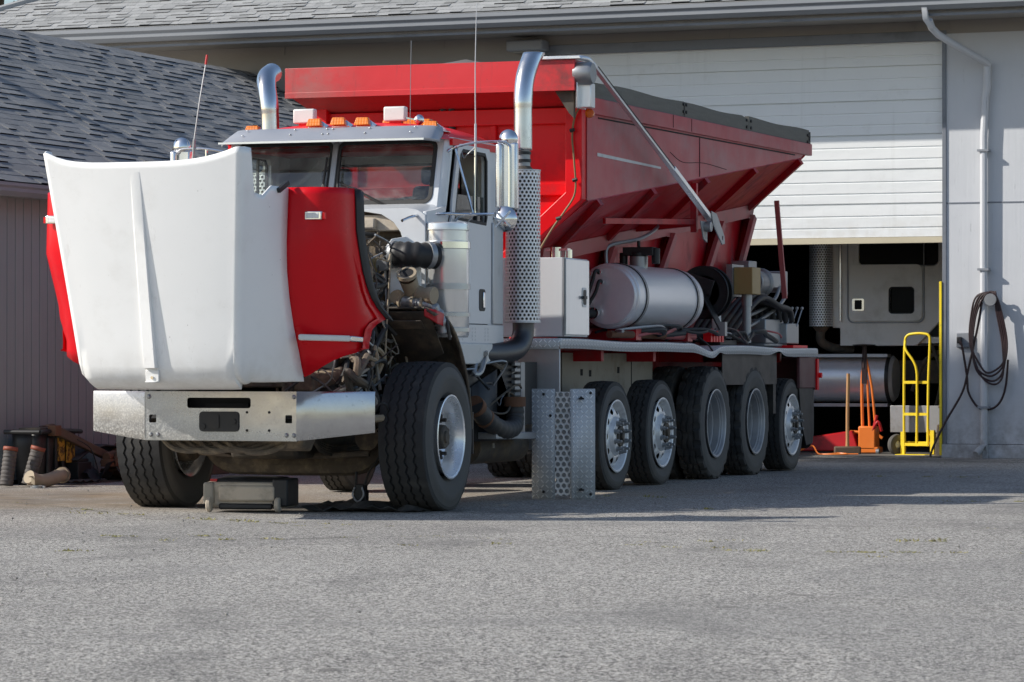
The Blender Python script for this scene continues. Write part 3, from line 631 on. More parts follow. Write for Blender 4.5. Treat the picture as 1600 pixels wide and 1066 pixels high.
def wheel(name,kind,tk,Ro,Ri,W,lk):
    """rim mesh is the part; tyre, hub and studs its sub-parts"""
    mb=MB(); L=[(Ri+.004,-.012),(Ri+.012,0),(Ri+.002,.004),(Ri-.010,-.004),(Ri-.018,-.03)]
    studs=None
    if kind=='deep': # wide steer wheel, polished, disc far inside
        L+=[(Ri-.03,-.05),(Ri-.035,-.145),(Ri-.06,-.168),(.20,-.172),(.14,-.165),(.125,-.165)]
        mb.lathe(L,axis='x',n=64); hub=MB(); hub.lathe([(.124,-.22),(.124,-.135),(.112,-.12),(.098,-.12),(.092,-.055),(.082,-.045),(.05,-.045),(.045,-.03),(0,-.03)],axis='x',n=28)
        sx=-.168; sr=.160; sl=.095
        mb.lathe([(Ri-.035,-.176),(Ri-.035,-.36),(Ri-.012,-.395),(Ri+.012,-.41),(Ri+.012,-.42)],axis='x',n=64)
    elif kind=='disc': # aluminium disc wheel with hand holes near the outer face
        L+=[(Ri-.028,-.05),(Ri-.034,-.075)]
        mb.lathe(L,axis='x',n=64)
        r0,r1=.178,Ri-.036; xf=lambda r:-.020-(r-r0)/(r1-r0)*.05-.02*(1-((r-r0)/(r1-r0)*2-1)**2)*-1
        hr=.036; hc=(r0+r1)/2+.01
        for k in range(10):
            c=2*PI*k/10; da=PI/10; per=[]
            for (aa,bb) in [((r1,-1),(r1,1)),((r1,1),(r0,1)),((r0,1),(r0,-1)),((r0,-1),(r1,-1))]:
                for j in range(6): t=j/6; per.append((aa[0]+(bb[0]-aa[0])*t,c+da*(aa[1]+(bb[1]-aa[1])*t)))
            rows=[]; 
            inner=[];
            for (r,a) in per:
                px,py=r*cos(a)-hc*cos(c),r*sin(a)-hc*sin(c); q=math.hypot(px,py); inner.append((hc*cos(c)+px/q*hr,hc*sin(c)+py/q*hr))
            for t in (0,.5,1):
                row=[]
                for (r,a),(ix,iy) in zip(per,inner):
                    X_=r*cos(a)*(1-t)+ix*t; Y_=r*sin(a)*(1-t)+iy*t; rq=math.hypot(X_,Y_); row.append((xf(rq)-(.0 if t<1 else .006),X_,Y_))
                rows.append(row+[row[0]])
            mb.grid(rows)
        mb.lathe([(r0,-.02),(.172,-.006),(.165,.018),(.155,.024),(.100,.024),(.095,.012)],axis='x',n=40)
        hub=MB(); hub.lathe([(.11,-.05),(.097,.012),(.092,.04),(.06,.042),(.058,.02),(.035,.02),(.035,.06),(0,.06)],axis='x',n=28)
        hub.lathe([(Ri-.04,-.14),(.05,-.14)],axis='x',n=28)
        sx=.022; sr=.140; sl=.066
    else: # drive wheel, empty dished barrel
        L+=[(Ri-.024,-.034),(Ri-.026,-.05),(Ri-.034,-.055),(Ri-.04,-.12),(Ri-.05,-.125),(Ri-.055,-.15),(Ri-.05,-.24),(Ri-.075,-.25),(Ri-.08,-.27),(.20,-.285),(.15,-.27),(.14,-.24),(0,-.24)]
        mb.lathe(L,axis='x',n=64); hub=None; sr=None
    rim=mb.build(name,{'deep':'polished','disc':'alu_wheel','dish':'alu_dull'}[kind],None,smooth=30,bevel=0)
    t=tyre_mb(Ro,Ri,W,tk).build('tyre',['rubber','rubber_side'],rim,smooth=32)
    if hub:
        hub.build('hub','grime',rim)
        s0=None
        for k in range(10):
            a=2*PI*(k+.5)/10
            if s0 is None: s0=stud_mb(sl,.024 if kind=='deep' else .020).build('wheel_stud','studiron' if kind=='deep' else 'steel',rim,loc=(sx,sr*cos(a),sr*sin(a)))
            else: clone(s0,rim,(sx,sr*cos(a),sr*sin(a)))
    return rim
def put(w,x,y,z,rz=0,first=False):
    if first: w.parent=T; w.location=(x,y,z); w.rotation_euler=(0,0,rz); return w
    return clone(w,T,(x,y,z),rz)
ws_=wheel('wheel','deep','rib',.585,.315,.42,0); put(ws_,1.315,0,.567,R(1.5),True)
wr=put(ws_,-1.315,0,.567,PI+R(1.5))
wl1=wheel('wheel','disc','rib',.500,.318,.27,1); put(wl1,1.14,4.70,.484,0,True); put(wl1,1.14,6.10,.492); put(wl1,1.14,10.80,.492)
for y in(3.50,5.02,10.80): put(wl1,-1.14,y,.49,PI)
wd=wheel('wheel','dish','lug',.568,.328,.28,2); put(wd,1.16,7.83,.552,0,True); put(wd,1.16,9.28,.550,0)
for y in(7.83,9.28): put(wd,-1.16,y,.552,PI)
td=tyre_mb(.568,.328,.28,'lug').build('inner_tyre',['rubber','rubber_side'],T)
td.location=(.82,7.83,.552); clone(td,T,(.82,9.28,.55)); clone(td,T,(-.54,7.83,.55)); clone(td,T,(-.54,9.28,.55))
for y in (4.7,6.1,7.83,9.28,10.8):
    b=MB(); b.tube([(-.95,y,.52),(.95,y,.52)],.075,12,0); b.lathe([(0,-.16),(.2,-.12),(.23,0),(.2,.12),(0,.16)],(0,y,.54),'y',20); b.cyl((.72,y,.52),(.9,y,.52),.2,20); b.cyl((-.72,y,.52),(-.9,y,.52),.2,20); part(b,'axle','grime')
# ---- chassis
b=MB()
for s in(-1,1):
    b.box(s*.43-.04,s*.43+.04,-1.15,11.6,.72,1.02)
for y in(-.9,1.9,3.6,5.4,7.1,8.6,10.2,11.5): b.box(-.39,.39,y-.05,y+.05,.76,.98)
part(b,'chassis_frame','grime',bevel=.008)
b=MB(); b.box(.34,.46,3.3,11.4,1.02,1.30); b.box(-.46,-.34,3.3,11.4,1.02,1.3)
for y in(3.4,5.0,6.6,8.2,9.8,11.2): b.box(-.9,.9,y-.04,y+.04,1.16,1.26)
part(b,'sub_frame','red_dark',bevel=.005)
b=MB(); b.box(.60,.63,3.05,7.4,.60,1.24); part(b,'side_panel','tan',bevel=.005)
b=MB()
for y,z in ((3.9,.92),(4.25,1.02),(5.2,1.06),(5.45,1.05),(6.3,1.08),(3.5,1.03)): b.box(.628,.634,y-.03,y+.03,z-.03,z+.03)
b.box(.627,.633,4.62,4.64,.6,1.24); b.box(.627,.633,6.7,6.72,.6,1.24); part(b,'panel_hole','dark')
b=MB(); b.tube([(.64,3.9,.95),(.70,4.0,1.0),(.72,4.25,.9),(.68,4.5,.72)],.01,6); part(b,'cable','hose')
# front axle: drop beam, springs, drums, tie rod
b=MB(); b.tube([(-.86,0,.55),(-.74,0,.50),(-.58,0,.36),(-.3,0,.34),(.3,0,.34),(.58,0,.36),(.74,0,.50),(.86,0,.55)],lambda t:.082,8,4); part(b,'front_axle','dusty')
for s in(-1,1):
    b=MB(); b.lathe([(.0,0),(.21,0),(.215,.03),(.205,.06),(.215,.09),(.20,.17),(.10,.17),(.10,.0)],(s*.87-(.17 if s<0 else 0),0,.567),'x',28); 
    b.box(s*.62-.05,s*.62+.05,-.05,.05,.40,.72); b.cyl((s*.80,-.16,.62),(s*.80,.16,.62),.07,12); b.cyl((s*.70,-.22,.56),(s*.70,-.10,.56),.10,16); part(b,'brake_drum','dusty',smooth=30)
    b=MB()
    for k in range(5): b.tube([(s*.42,-1.0+k*.08,.70-k*.014+.04),(s*.42,-.5,.54-k*.017),(s*.42,0,.49-k*.018),(s*.42,.5,.54-k*.017),(s*.42,1.0-k*.08,.70-k*.014+.04)],.014,6,4)
    part(b,'leaf_spring','grime'); 
b=MB(); b.tube([(-.72,-.22,.44),(-.3,-.25,.42),(.3,-.25,.42),(.72,-.22,.44)],.025,8); part(b,'tie_rod','dusty')
# oil pan, lower hoses and dusty cross member behind the bumper
b=MB(); b.hexa([(-.55,-1.15,.50),(.55,-1.15,.50),(.55,-.95,.47),(-.55,-.95,.47),(-.6,-1.2,.64),(.6,-1.2,.64),(.6,-.9,.64),(-.6,-.9,.64)]); part(b,'cross_member','dusty',bevel=.02)
for k in range(7):
    b=MB(); x=-.42+k*.1; b.tube([(x-.2,-1.12,.58),(x-.05,-1.2,.50-random.uniform(0,.03)),(x+.15,-1.18,.50-random.uniform(0,.02)),(x+.35,-1.1,.60)],.022,8); part(b,'lower_hose','dusty')
b=MB(); b.hexa([(-.28,-.6,.40),(.28,-.6,.40),(.28,1.0,.40),(-.28,1.0,.40),(-.3,-.7,.75),(.3,-.7,.75),(.3,1.0,.75),(-.3,1.0,.75)]); part(b,'oil_pan','grime',bevel=.03)
# ---- engine and bay clutter
b=MB(); b.box(-.30,.30,-.85,.30,.78,1.75); b.box(-.24,.24,-.80,.28,1.75,2.02); b.box(-.36,.36,-1.05,-.95,.95,1.95)
for k in range(6): b.cyl((.30,-.75+k*.17,1.45),(.36,-.75+k*.17,1.45),.05,10)
b.cyl((.33,-.6,1.0),(.33,-.1,1.0),.11,16); b.cyl((.42,-.55,1.35),(.42,-.25,1.35),.12,16); b.cyl((0,-1.12,1.45),(0,-.88,1.45),.30,24); part(b,'engine','grime',bevel=.015)
b=MB(); b.lathe([(.05,-.10),(.13,-.09),(.17,-.03),(.17,.03),(.12,.09),(.05,.10)],(.45,-.15,1.52),'y',20); b.tube([(.45,-.15,1.68),(.5,-.35,1.7),(.5,-.5,1.6)],.05,10); part(b,'turbocharger','rust')
b=MB(); b.box(-.36,.34,-.92,-.70,1.98,2.10)
for k in range(9): b.cyl((.25-.06*k,-.75,2.0),(.25-.06*k,-.75,2.14),.02,8)
b.box(.36,.60,-.30,.18,1.05,1.22); b.box(.38,.55,-.72,-.42,1.58,1.78); b.cyl((.52,-.1,.86),(.52,.25,.86),.09,14); part(b,'engine_cover','dusty',bevel=.01)
b=MB(); b.box(-.88,.88,.50,.53,1.05,2.34); b.box(.35,.66,.44,.50,1.6,2.12); b.box(-.1,.3,.42,.5,1.75,2.2); part(b,'firewall','dusty',bevel=.006)
b=MB(); b.box(-.9,.9,.36,.50,2.18,2.31); b.box(.30,.55,.30,.36,2.20,2.28); part(b,'cowl_channel','plasticgrey',bevel=.01)
# coolant tank
b=MB(); b.hexa([(.40,.02,1.68),(.60,-.08,1.66),(.62,.22,1.66),(.40,.25,1.68),(.38,.0,1.98),(.63,-.1,1.96),(.64,.26,1.96),(.38,.28,1.98)]); b.hexa([(.44,.04,1.55),(.56,-.02,1.55),(.56,.2,1.55),(.44,.2,1.55),(.42,.03,1.69),(.60,-.06,1.67),(.61,.2,1.67),(.42,.22,1.69)])
ct=part(b,'coolant_tank','amberplastic',bevel=.03,seg=3); b=MB(); b.cyl((.52,.02,1.96),(.52,.02,2.03),.035,12); b.lathe([(0,.05),(.042,.05),(.048,.04),(.048,0)],(.52,.02,2.02),'z',14); part(b,'cap','plasticgrey',parent=ct)
random.seed(21)
hm=['hose','hose','dusty','grime','hose','pipebeige','steel','tan']
for k in range(112):
    x=random.uniform(.42,.84); y=random.uniform(-.75,.30); z=random.uniform(.85,2.12)
    p=[(x,y,z)]
    for j in range(random.choice([3,4,4,5])):
        x=min(max(x+random.gauss(0,.12),.40),.86); y=min(max(y+random.gauss(0,.16),-.85),.34); z=min(max(z+random.gauss(-.05,.22),.75),2.15); p.append((x,y,z))
    b=MB(); b.tube(p,random.choice([.006,.008,.010,.014,.020]),7,5); part(b,'hose',random.choice(hm))
for k in range(30):
    x=.2+.022*k+random.uniform(-.03,.03); b=MB(); b.tube([(x,-.55,1.0+random.uniform(-.1,.3)),(x+.1,-.6+random.uniform(-.1,.1),.85),(x+.05,-.5,.66+random.uniform(-.06,.1)),(x+.25,-.3,.80)],random.choice([.007,.012,.018]),7); part(b,'hose',random.choice(hm))
for k in range(44):
    x=random.uniform(.40,.80); y=random.uniform(-.45,.30); z=random.uniform(.9,2.08); s=random.uniform(.018,.055)
    b=MB(); 
    if k%2: b.box(x-s,x+s,y-s,y+s,z-s,z+s*.6)
    else: b.cyl((x,y-s,z),(x+s*.3,y+s,z+s*.2),s,12)
    part(b,'bracket',random.choice(['dusty','grime','steel','tan']),bevel=.006)
random.seed(77)
for k in range(46):
    x=random.uniform(.35,.95); y=random.uniform(-1.15,-.45); z=random.uniform(.78,1.3); p=[(x,y,z)]
    for j in range(4): x=min(max(x+random.gauss(0,.12),.3),1.0); y=min(max(y+random.gauss(0,.12),-1.18),-.3); z=min(max(z+random.gauss(0,.10),.72),1.35); p.append((x,y,z))
    b=MB(); b.tube(p,random.choice([.006,.009,.012,.020,.028]),7,5); part(b,'hose',random.choice(hm))
b=MB(); b.box(.36,.62,-1.1,-.6,.92,1.06); b.cyl((.55,-.95,1.0),(.8,-.9,1.05),.07,14); b.cyl((.5,-.7,1.1),(.72,-.72,1.18),.05,12); part(b,'pump','dusty',bevel=.02)
b=MB(); b.hexa([(.25,-1.0,.95),(.5,-1.05,.92),(.55,-.7,.95),(.3,-.7,.98),(.3,-1.0,1.1),(.47,-1.0,1.12),(.5,-.7,1.15),(.32,-.7,1.15)]); part(b,'steering_box','steel',bevel=.04,seg=3)
b=MB(); b.box(-.75,.75,-.95,-.90,.9,1.85); b.box(-.8,-.7,-.95,.4,.9,1.2); part(b,'radiator','black',bevel=.01)
# white inner plate with rib, carrying the intake elbow
o=[(.60,1.44),(.60,1.55),(.585,1.9),(.60,2.05),(.64,2.11),(.74,2.13),(.80,2.08),(.84,1.98),(.84,1.50),(.79,1.44)]
b=MB(); b.plate(o,[],lambda u,v,w:(u+.12,.12+w+(u-.6)*.6,v),.012); b.bar((.745,.115,1.40),(.93,.235,1.52),.012,.012); part(b,'inner_panel','white',bevel=.004)
b=MB(); b.box(.735,.762,.095,.112,1.62,1.86,); part(b,'panel_slot','black',bevel=.004)
el=MB(); el.tube([(.80,.10,1.985),(.90,.08,1.985),(1.0,.12,1.98),(1.08,.24,1.975)],lambda t:.098+.006*math.cos(t*2*PI*5),22,8,cap=True); e_=part(el,'intake_elbow','black',smooth=50)
b=MB()
for p,q in(((.79,.10,1.985),(.815,.097,1.985)),((1.035,.16,1.98),(1.06,.20,1.978))): b.cyl(p,q,.108,24)
part(b,'hose_clamp','steel',parent=e_)
# air cleaner canister
b=MB(); ax_,ay_=1.08,.50
b.lathe([(0,2.245),(.165,2.245),(.182,2.235),(.186,2.20),(.186,2.185),(.178,2.18),(.178,2.10),(.190,2.095),(.190,2.04),(.181,2.035),(.181,1.36),(.17,1.34),(0,1.34)],(ax_,ay_,0),'z',40); ac=part(b,'air_cleaner','canister',smooth=30)
for z,h in((1.74,.045),(1.52,.03),(1.40,.03),(2.065,.05)):
    b=MB(); b.lathe([(.184,z-h/2),(.193,z-h/2),(.193,z+h/2),(.184,z+h/2)],(ax_,ay_,0),'z',40); b.box(ax_-.19,ax_-.165,ay_-.03,ay_+.03,z-h/2,z+h/2); part(b,'band','chrome' if z>1.9 else 'bandm',parent=ac)
b=MB(); b.bar((.80,.55,1.74),(.95,.50,1.74),.03,.06); b.bar((.80,.55,1.42),(.95,.5,1.42),.03,.05); b.box(.80,.815,.44,.56,1.3,1.95); part(b,'mount_bracket','steel',bevel=.004)
# stack of loose turbo pipes on the fender
b=MB(); b.tube([(.98,.02,1.70),(.985,-.03,1.74),(.99,-.10,1.80)],lambda t:.062+.01*t,20,4,cap=False); b.lathe([(.056,0),(.078,0),(.078,.03),(.056,.03)],(0,0,0),'z',24)
n0=len(b.v)-24*4
mt=Matrix.Translation((.992,-.118,1.812))@Matrix.Rotation(R(38),4,'X')@Matrix.Rotation(R(6),4,'Y')
for i in range(n0,len(b.v)): b.v[i]=mt@b.v[i]
tp=part(b,'turbo_pipe','pipebeige'); b=MB(); b.cyl(mt@Vector((0,0,.0275)),mt@Vector((0,0,-.02)),.0565,20); part(b,'pipe_opening','dark',parent=tp)
b=MB(); b.tube([(1.0,.02,1.70),(1.08,.0,1.67),(1.18,-.02,1.66)],lambda t:.055+.012*(t>.7),18,4); part(b,'turbo_pipe','pipebeige')
b=MB(); b.tube([(.86,.05,1.63),(.93,.0,1.61),(1.05,-.02,1.60),(1.15,.02,1.57),(1.20,.06,1.48),(1.22,.10,1.36)],lambda t:.045+.006*cos(t*60),16,8); part(b,'turbo_hose','steel')
b=MB()
for p,q in (((.90,.02,1.62),(.92,.01,1.615)),((1.0,-.01,1.605),(1.02,-.012,1.605)),((1.07,-.012,1.60),(1.09,-.01,1.6)),((1.11,.0,1.665),(1.13,-.005,1.665))): b.cyl(p,q,.062,20)
part(b,'hose_clamp','pipebeige')
b=MB(); b.lathe([(.0,-.05),(.05,-.05),(.06,0),(.05,.05),(0,.05)],(.86,.02,1.65),'y',16); part(b,'pipe_joint','pipebeige')
b=MB(); b.tube([(1.22,.08,1.5),(1.26,.06,1.44),(1.27,.08,1.32)],.014,8); part(b,'hose','hose')
# quarter fender behind the steer wheel
arc=[(-.10,1.555),(.0,1.56),(.10,1.545),(.22,1.50),(.36,1.41),(.48,1.29),(.57,1.16),(.64,1.02),(.69,.88),(.715,.76),(.72,.66)]
def qf(x): return [(x,y,z) for y,z in arc]
rows=[]
for x in (.74,.78,.85,.95,1.05,1.12,1.17,1.20,1.215):
    k=max(0,(x-1.12)/.10); rows.append([(x,y-.05*k*(.3 if i>6 else 1),z-.05*k) for i,(y,z) in enumerate(arc)])
b=MB(); b.grid(rows); part(b,'rear_fender_liner','grime',solid=.018,smooth=60)
b=MB(); b.tube([(1.222,y-.03,z-.045) for y,z in arc],.012,8,2); part(b,'fender_edge','dusty')
b=MB(); b.add([(.74,-.08,1.54),(1.16,-.08,1.54),(1.14,.30,1.22),(.90,.40,1.12),(.74,.36,1.14)],[(0,1,2,3,4)]); b.add([(.78,-.09,1.47),(1.10,-.09,1.47),(1.10,-.01,1.41),(.78,-.01,1.41)],[(0,1,2,3)]); part(b,'splash_guard','grime',solid=.01,bevel=.004)
b=MB(); b.hexa([(1.13,-.12,1.50),(1.235,-.10,1.44),(1.235,.04,1.42),(1.15,.05,1.50),(1.13,-.12,1.56),(1.23,-.10,1.55),(1.24,.05,1.52),(1.15,.05,1.555)]); part(b,'fender_remnant','red_old',bevel=.01)
b=MB(); b.box(1.15,1.23,.70,.72,.42,.75); part(b,'splash_flap','black')
# ---- bumper
def bp(s=1): return None
path=[(-1.19,-1.27),(-.66,-1.40),(-.60,-1.405),(.60,-1.405),(.66,-1.40),(1.20,-1.27)]
hol=[rr(-.27,.25,.80,.878,.02),rr(-.605+.02,-.585+.06,.69,.75,.008),rr(.53,.585,.69,.75,.008)]
b=MB()
b.plate([(-.62,.56),(.62,.56),(.62,.925),(-.62,.925)],hol,lambda u,v,w:(u,-1.405+w,v),.008)
for s in(-1,1):
    n=8; rows=[]
    for i in range(n+1):
        t=i/n; x=s*(.62+t*(.575 if s>0 else .495)); y=-1.405+.13*t**1.15+ .0; zb=.56+(.0 if t<.05 else (t-.05)*.065)
        rows.append([(x,y,zb),(x,y-.004,zb+.02),(x,y-.004,(zb+.925)/2),(x,y-.002,.905),(x,y+.004,.925)])
    b.grid(rows); b.grid([[(p[0],p[1],p[2]) for p in (r[4],)]+[(r[4][0],r[4][1]+.08,.925)] for r in rows])
b.box(-.62,.62,-1.397,-1.32,.919,.925); b.box(-.62,.62,-1.397,-1.36,.556,.562)
bu=part(b,'bumper','bumper',smooth=30)
for x,z in((-.585,.885),(-.57,.60),(-.51,.60),(.60,.885),(.54,.60),(.60,.60)): part(MB().lathe([(0,-.016),(.010,-.015),(.015,-.007),(.018,0)],(x,-1.406,z),'y',12),'bolt','steel',parent=bu)
for x,z in((.22,.77),(.40,.77),(.22,.635),(.40,.635)): part(MB().lathe([(0,-.002),(.010,-.002)],(x,-1.4065,z),'y',12),'bolt_hole','dark',parent=bu)
b=MB(); b.plate(rr(-.165,.155,.625,.775,.03),[],FY(-1.42),.012); b.plate(rr(-.09,.0,.65,.75,.01),[],FY(-1.428),.01); b.cyl((-.13,-1.43,.665),(-.13,-1.41,.665),.02,10); b.cyl((.12,-1.43,.70),(.12,-1.41,.70),.02,10); part(b,'tow_plate','black',parent=bu,bevel=.004)
b=MB(); b.box(-.30,.30,-1.30,-1.28,.74,.92); b.box(-.15,.2,-1.34,-1.30,.80,.835); part(b,'tow_recess','dark',parent=bu)
b=MB(); b.box(-.62,.62,-1.30,-1.22,.60,.72); b.box(-.47,-.39,-1.38,-1.1,.62,.9); b.box(.39,.47,-1.38,-1.1,.62,.9); part(b,'bumper_bracket','grime')
# ---- hood, tilted forward: its top now faces the camera
def lerp(a,b,t): return a+(b-a)*t
def interp(tab,x):
    if x<=tab[0][0]: return tab[0][1]
    for (a,p),(b_,q) in zip(tab,tab[1:]):
        if x<=b_: return p+(q-p)*(x-a)/(b_-a)
    return tab[-1][1]
yb=lambda z: interp([(.95,-1.70),(1.05,-1.74),(1.26,-1.86),(1.45,-1.97),(1.7,-2.05),(1.91,-2.08),(2.41,-2.04),(2.7,-2.04)],z)
hwid=lambda z: interp([(.95,.60),(1.1,.625),(1.6,.67),(2.1,.72),(2.66,.775)],z)
yfr=lambda z: interp([(.95,-2.44),(2.66,-2.76)],z)
zrows=[0,.03,.08,.16,.28,.42,.56,.70,.82,.90,.95,.975,.99,1.0]
colsH=[]   # (kind, param)
for t in (1,.85,.65,.62,.45,.25,.18,.165,.12,.05): colsH.append(('s',t))
for a in (10,30,50,70,85): colsH.append(('c',a))
for i in range(21): colsH.append(('f',1-i/10))
for a in (85,70,50,30,10): colsH.append(('c2',a))
for t in reversed((1,.85,.65,.62,.45,.25,.18,.165,.12,.05)): colsH.append(('s2',t))
def sidetop(t): return interp([(0,2.66),(.165,2.655),(.18,2.60),(.25,2.345),(.30,2.315),(.45,2.33),(.62,2.40),(.65,2.405),(1,2.40)],t)
rows=[]
for v in zrows:
    row=[]
    for kd,p in colsH:
        s=1 if kd in('s','c') else -1
        if kd=='f': zt=2.562+(.078*abs(p)**5 if p<0 else .092*abs(p)**3.2); 
        elif kd[0]=='c': zt=2.655 if s>0 else 2.64
        else: zt=sidetop(p)
        zb=.955+ (0 if kd=='f' else .02)
        z=lerp(zt,zb,v); curl=max(0,(v-.93)/.07)
        h=hwid(z); yf=yfr(z)+.16*curl**2.2; rc=.036
        if kd=='f': x=p*(h-rc); y=yf-.035*(1-p*p)
        elif kd[0]=='c': a=R(p); x=s*(h-rc+rc*cos(a)); y=yf+rc*(1-sin(a)) ; 
        else:
            ybk=yb(z); x=s*lerp(h,.82-.05*max(0,1.3-z),p**1.3); y=lerp(yf+rc,ybk,p)
            if curl: z+=.0
        if kd!='f': z+=.03*curl*(1 if kd[0]=='s' else .6)
        row.append((x,y,z))
    rows.append(row)
hood=MB().grid(rows); H=part(hood,'hood','hoodwhite',solid=.012,smooth=50,off=1)
b=MB(); st=[]
for i in range(9):
    t=i/8; z=lerp(2.49,1.10,t); x0=-.085; x1=.0+.02*t; y=yfr(z)-.035; d=.014+.040*t
    st.append([(x0-.008,y+.012,z),(x0,y-d*.35,z),(x0+.012,y-d*.8,z),(x1-.006,y-d,z),(x1,y-d*.9,z),(x1+.003,y+.012,z)])
b.grid(st); b.face([len(b.v)-6+i for i in range(6)]); part(b,'hood_spine','hoodwhite',parent=H,smooth=25)
b=MB(); b.box(-.075,.03,-2.52,-2.49,1.0,1.085); b.box(-.07,.02,-2.545,-2.485,.995,1.003); part(b,'hood_catch','white',parent=H,bevel=.004)
b=MB(); b.cyl((-.02,-2.53,1.03),(-.02,-2.505,1.03),.012,12); part(b,'bolt','chrome',parent=H)
b=MB(); b.bar((.82,-2.20,2.37),(.835,-2.06,2.435),.03,.035); part(b,'rubber_stop','seal',parent=H,bevel=.004)
b=MB(); b.bar((-.66,-2.66,2.50),(-.5,-2.6,2.50),.03,.04); part(b,'hinge_tab','steel',parent=H)
# fenders
def fender(s):
    arch=lambda z: interp([(1.04,-1.56),(1.24,-1.49),(1.38,-1.46),(1.42,-1.38),(1.465,-1.20),(1.50,-1.26),(1.57,-1.40),(1.66,-1.50),(1.78,-1.59),(1.95,-1.66),(2.1,-1.705),(2.4,-1.71)],z)
    xo=lambda z: interp([(1.04,1.215),(1.3,1.225),(1.47,1.25),(1.6,1.235),(2.4,1.215)],z)
    rows=[]
    for z in (2.402,2.35,2.25,2.1,1.95,1.78,1.66,1.57,1.50,1.465,1.42,1.38,1.30,1.24,1.0):
        X1=xo(z); ya=arch(z); row=[]
        for q,(x,y) in enumerate([(.815,yb(z)+.002),(.86,-2.03),(.95,-2.045),(1.05,-2.03),(1.12,-1.985),(X1-.05,-1.92),(X1-.02,-1.84),(X1-.022,lerp(-1.84,ya,.45)),(X1-.005,lerp(-1.84,ya,.75)),(X1+.006,ya)]):
            zz=z
            if z<1.35: # slanted lower edge
                lo=1.035+(min(x,1.22)-.815)/.40*.20; zz=max(z,lo) if z>1.01 else lo
            y2=y
            if q in(1,2,3) : y2=y+ (yb(z)+2.05)*(.9 if q==1 else .55 if q==2 else .2)
            if z<1.33 and 2<=q<=5: y2+=.035
            if q<8: y2=min(y2+interp([(1.0,.34),(1.4,.33),(1.55,.26),(1.7,.16),(1.95,0)],z)*(0,.12,.3,.55,.75,.9,1,.6,.2,0)[q], ya-.01 if q>4 else 9)
            row.append((s*x,y2,zz))
        rows.append(row)
    F=MB().grid(rows); f=part(F,'fender','fender',solid=.01,smooth=40,off=0)
    b=MB(); rw=[]
    for z in (2.40,2.3,2.2,2.1,2.0,1.9,1.8,1.7,1.62,1.55,1.49,1.465):
        X1=xo(z)+.012; ya=arch(z)-.012; rw.append([(s*(X1-.03),ya+.0,z),(s*X1,ya-.006,z),(s*(X1+.012),ya+.03,z-.004),(s*(X1+.006),ya+.11,z-.02),(s*(X1-.03),ya+.13,z-.02)])
    b.grid(rw); part(b,'arch_seal','seal',parent=f,solid=.008)
    b=MB(); b.box(s*.975,s*1.105,-2.085,-2.035,2.165,2.225); tl=part(b,'turn_signal','chrome',parent=f,bevel=.006)
    b=MB(); b.box(s*.985,s*1.085,-2.09,-2.08,2.175,2.215); part(b,'lens','clearlens',parent=tl,bevel=.003)
    b=MB(); b.box(s*1.106,s*1.125,-2.075,-2.04,2.17,2.215); part(b,'lens','red',parent=tl)
    if s<0: return f
    b=MB(); b.hexa([(s*.885,-1.99,1.30),(s*1.19,-1.74,1.292),(s*1.15,-1.68,1.292),(s*.885,-1.9,1.30),(s*.885,-1.995,1.345),(s*1.19,-1.735,1.335),(s*1.15,-1.68,1.335),(s*.885,-1.9,1.345)])
    hb=part(b,'headlight_bezel','whiteplastic',parent=f,bevel=.01)
    b=MB(); b.hexa([(s*1.19,-1.742,1.292),(s*1.235,-1.60,1.285),(s*1.19,-1.60,1.285),(s*1.15,-1.69,1.292),(s*1.19,-1.737,1.335),(s*1.238,-1.60,1.325),(s*1.19,-1.60,1.325),(s*1.15,-1.69,1.335)]); part(b,'chrome_end','chrome',parent=hb,bevel=.008)
    return f
fender(1); fender(-1)
# ---- cab
Yw=lambda z: .70+(z-2.4)*.30
b=MB(); b.plate([(-.93,2.34),(.93,2.34),(.93,2.95),(-.93,2.95)],[rr(-.865,-.03,2.425,2.92,.06),rr(.03,.865,2.425,2.92,.06)],lambda u,v,w:(u,Yw(v)+w,v),.03)
for s in(-1,1):
    b.grid([[(s*.93,Yw(z),z),(s*.955,Yw(z)+.04,z),(s*.97,Yw(z)+.10,z),(s*.97,Yw(z)+.22,z)] for z in(2.34,2.6,2.8,2.95)])
side=[(.36,1.34),(2.10,1.34),(2.10,2.95),(.96,2.95),(.80,2.40),(.60,2.36),(.36,2.33)]
wn=[(.93,2.30),(1.66,2.28),(1.68,2.34),(1.68,2.80),(1.64,2.85),(1.12,2.855),(1.07,2.82)]
for s in(-1,1): b.plate(side,[wn],lambda u,v,w,s=s:(s*(.97-w),u,v),.03)
b.plate([(-.97,1.34),(.97,1.34),(.97,2.95),(-.97,2.95)],[rr(-.62,.62,2.40,2.82,.06)],FY(2.10,-1),.03)
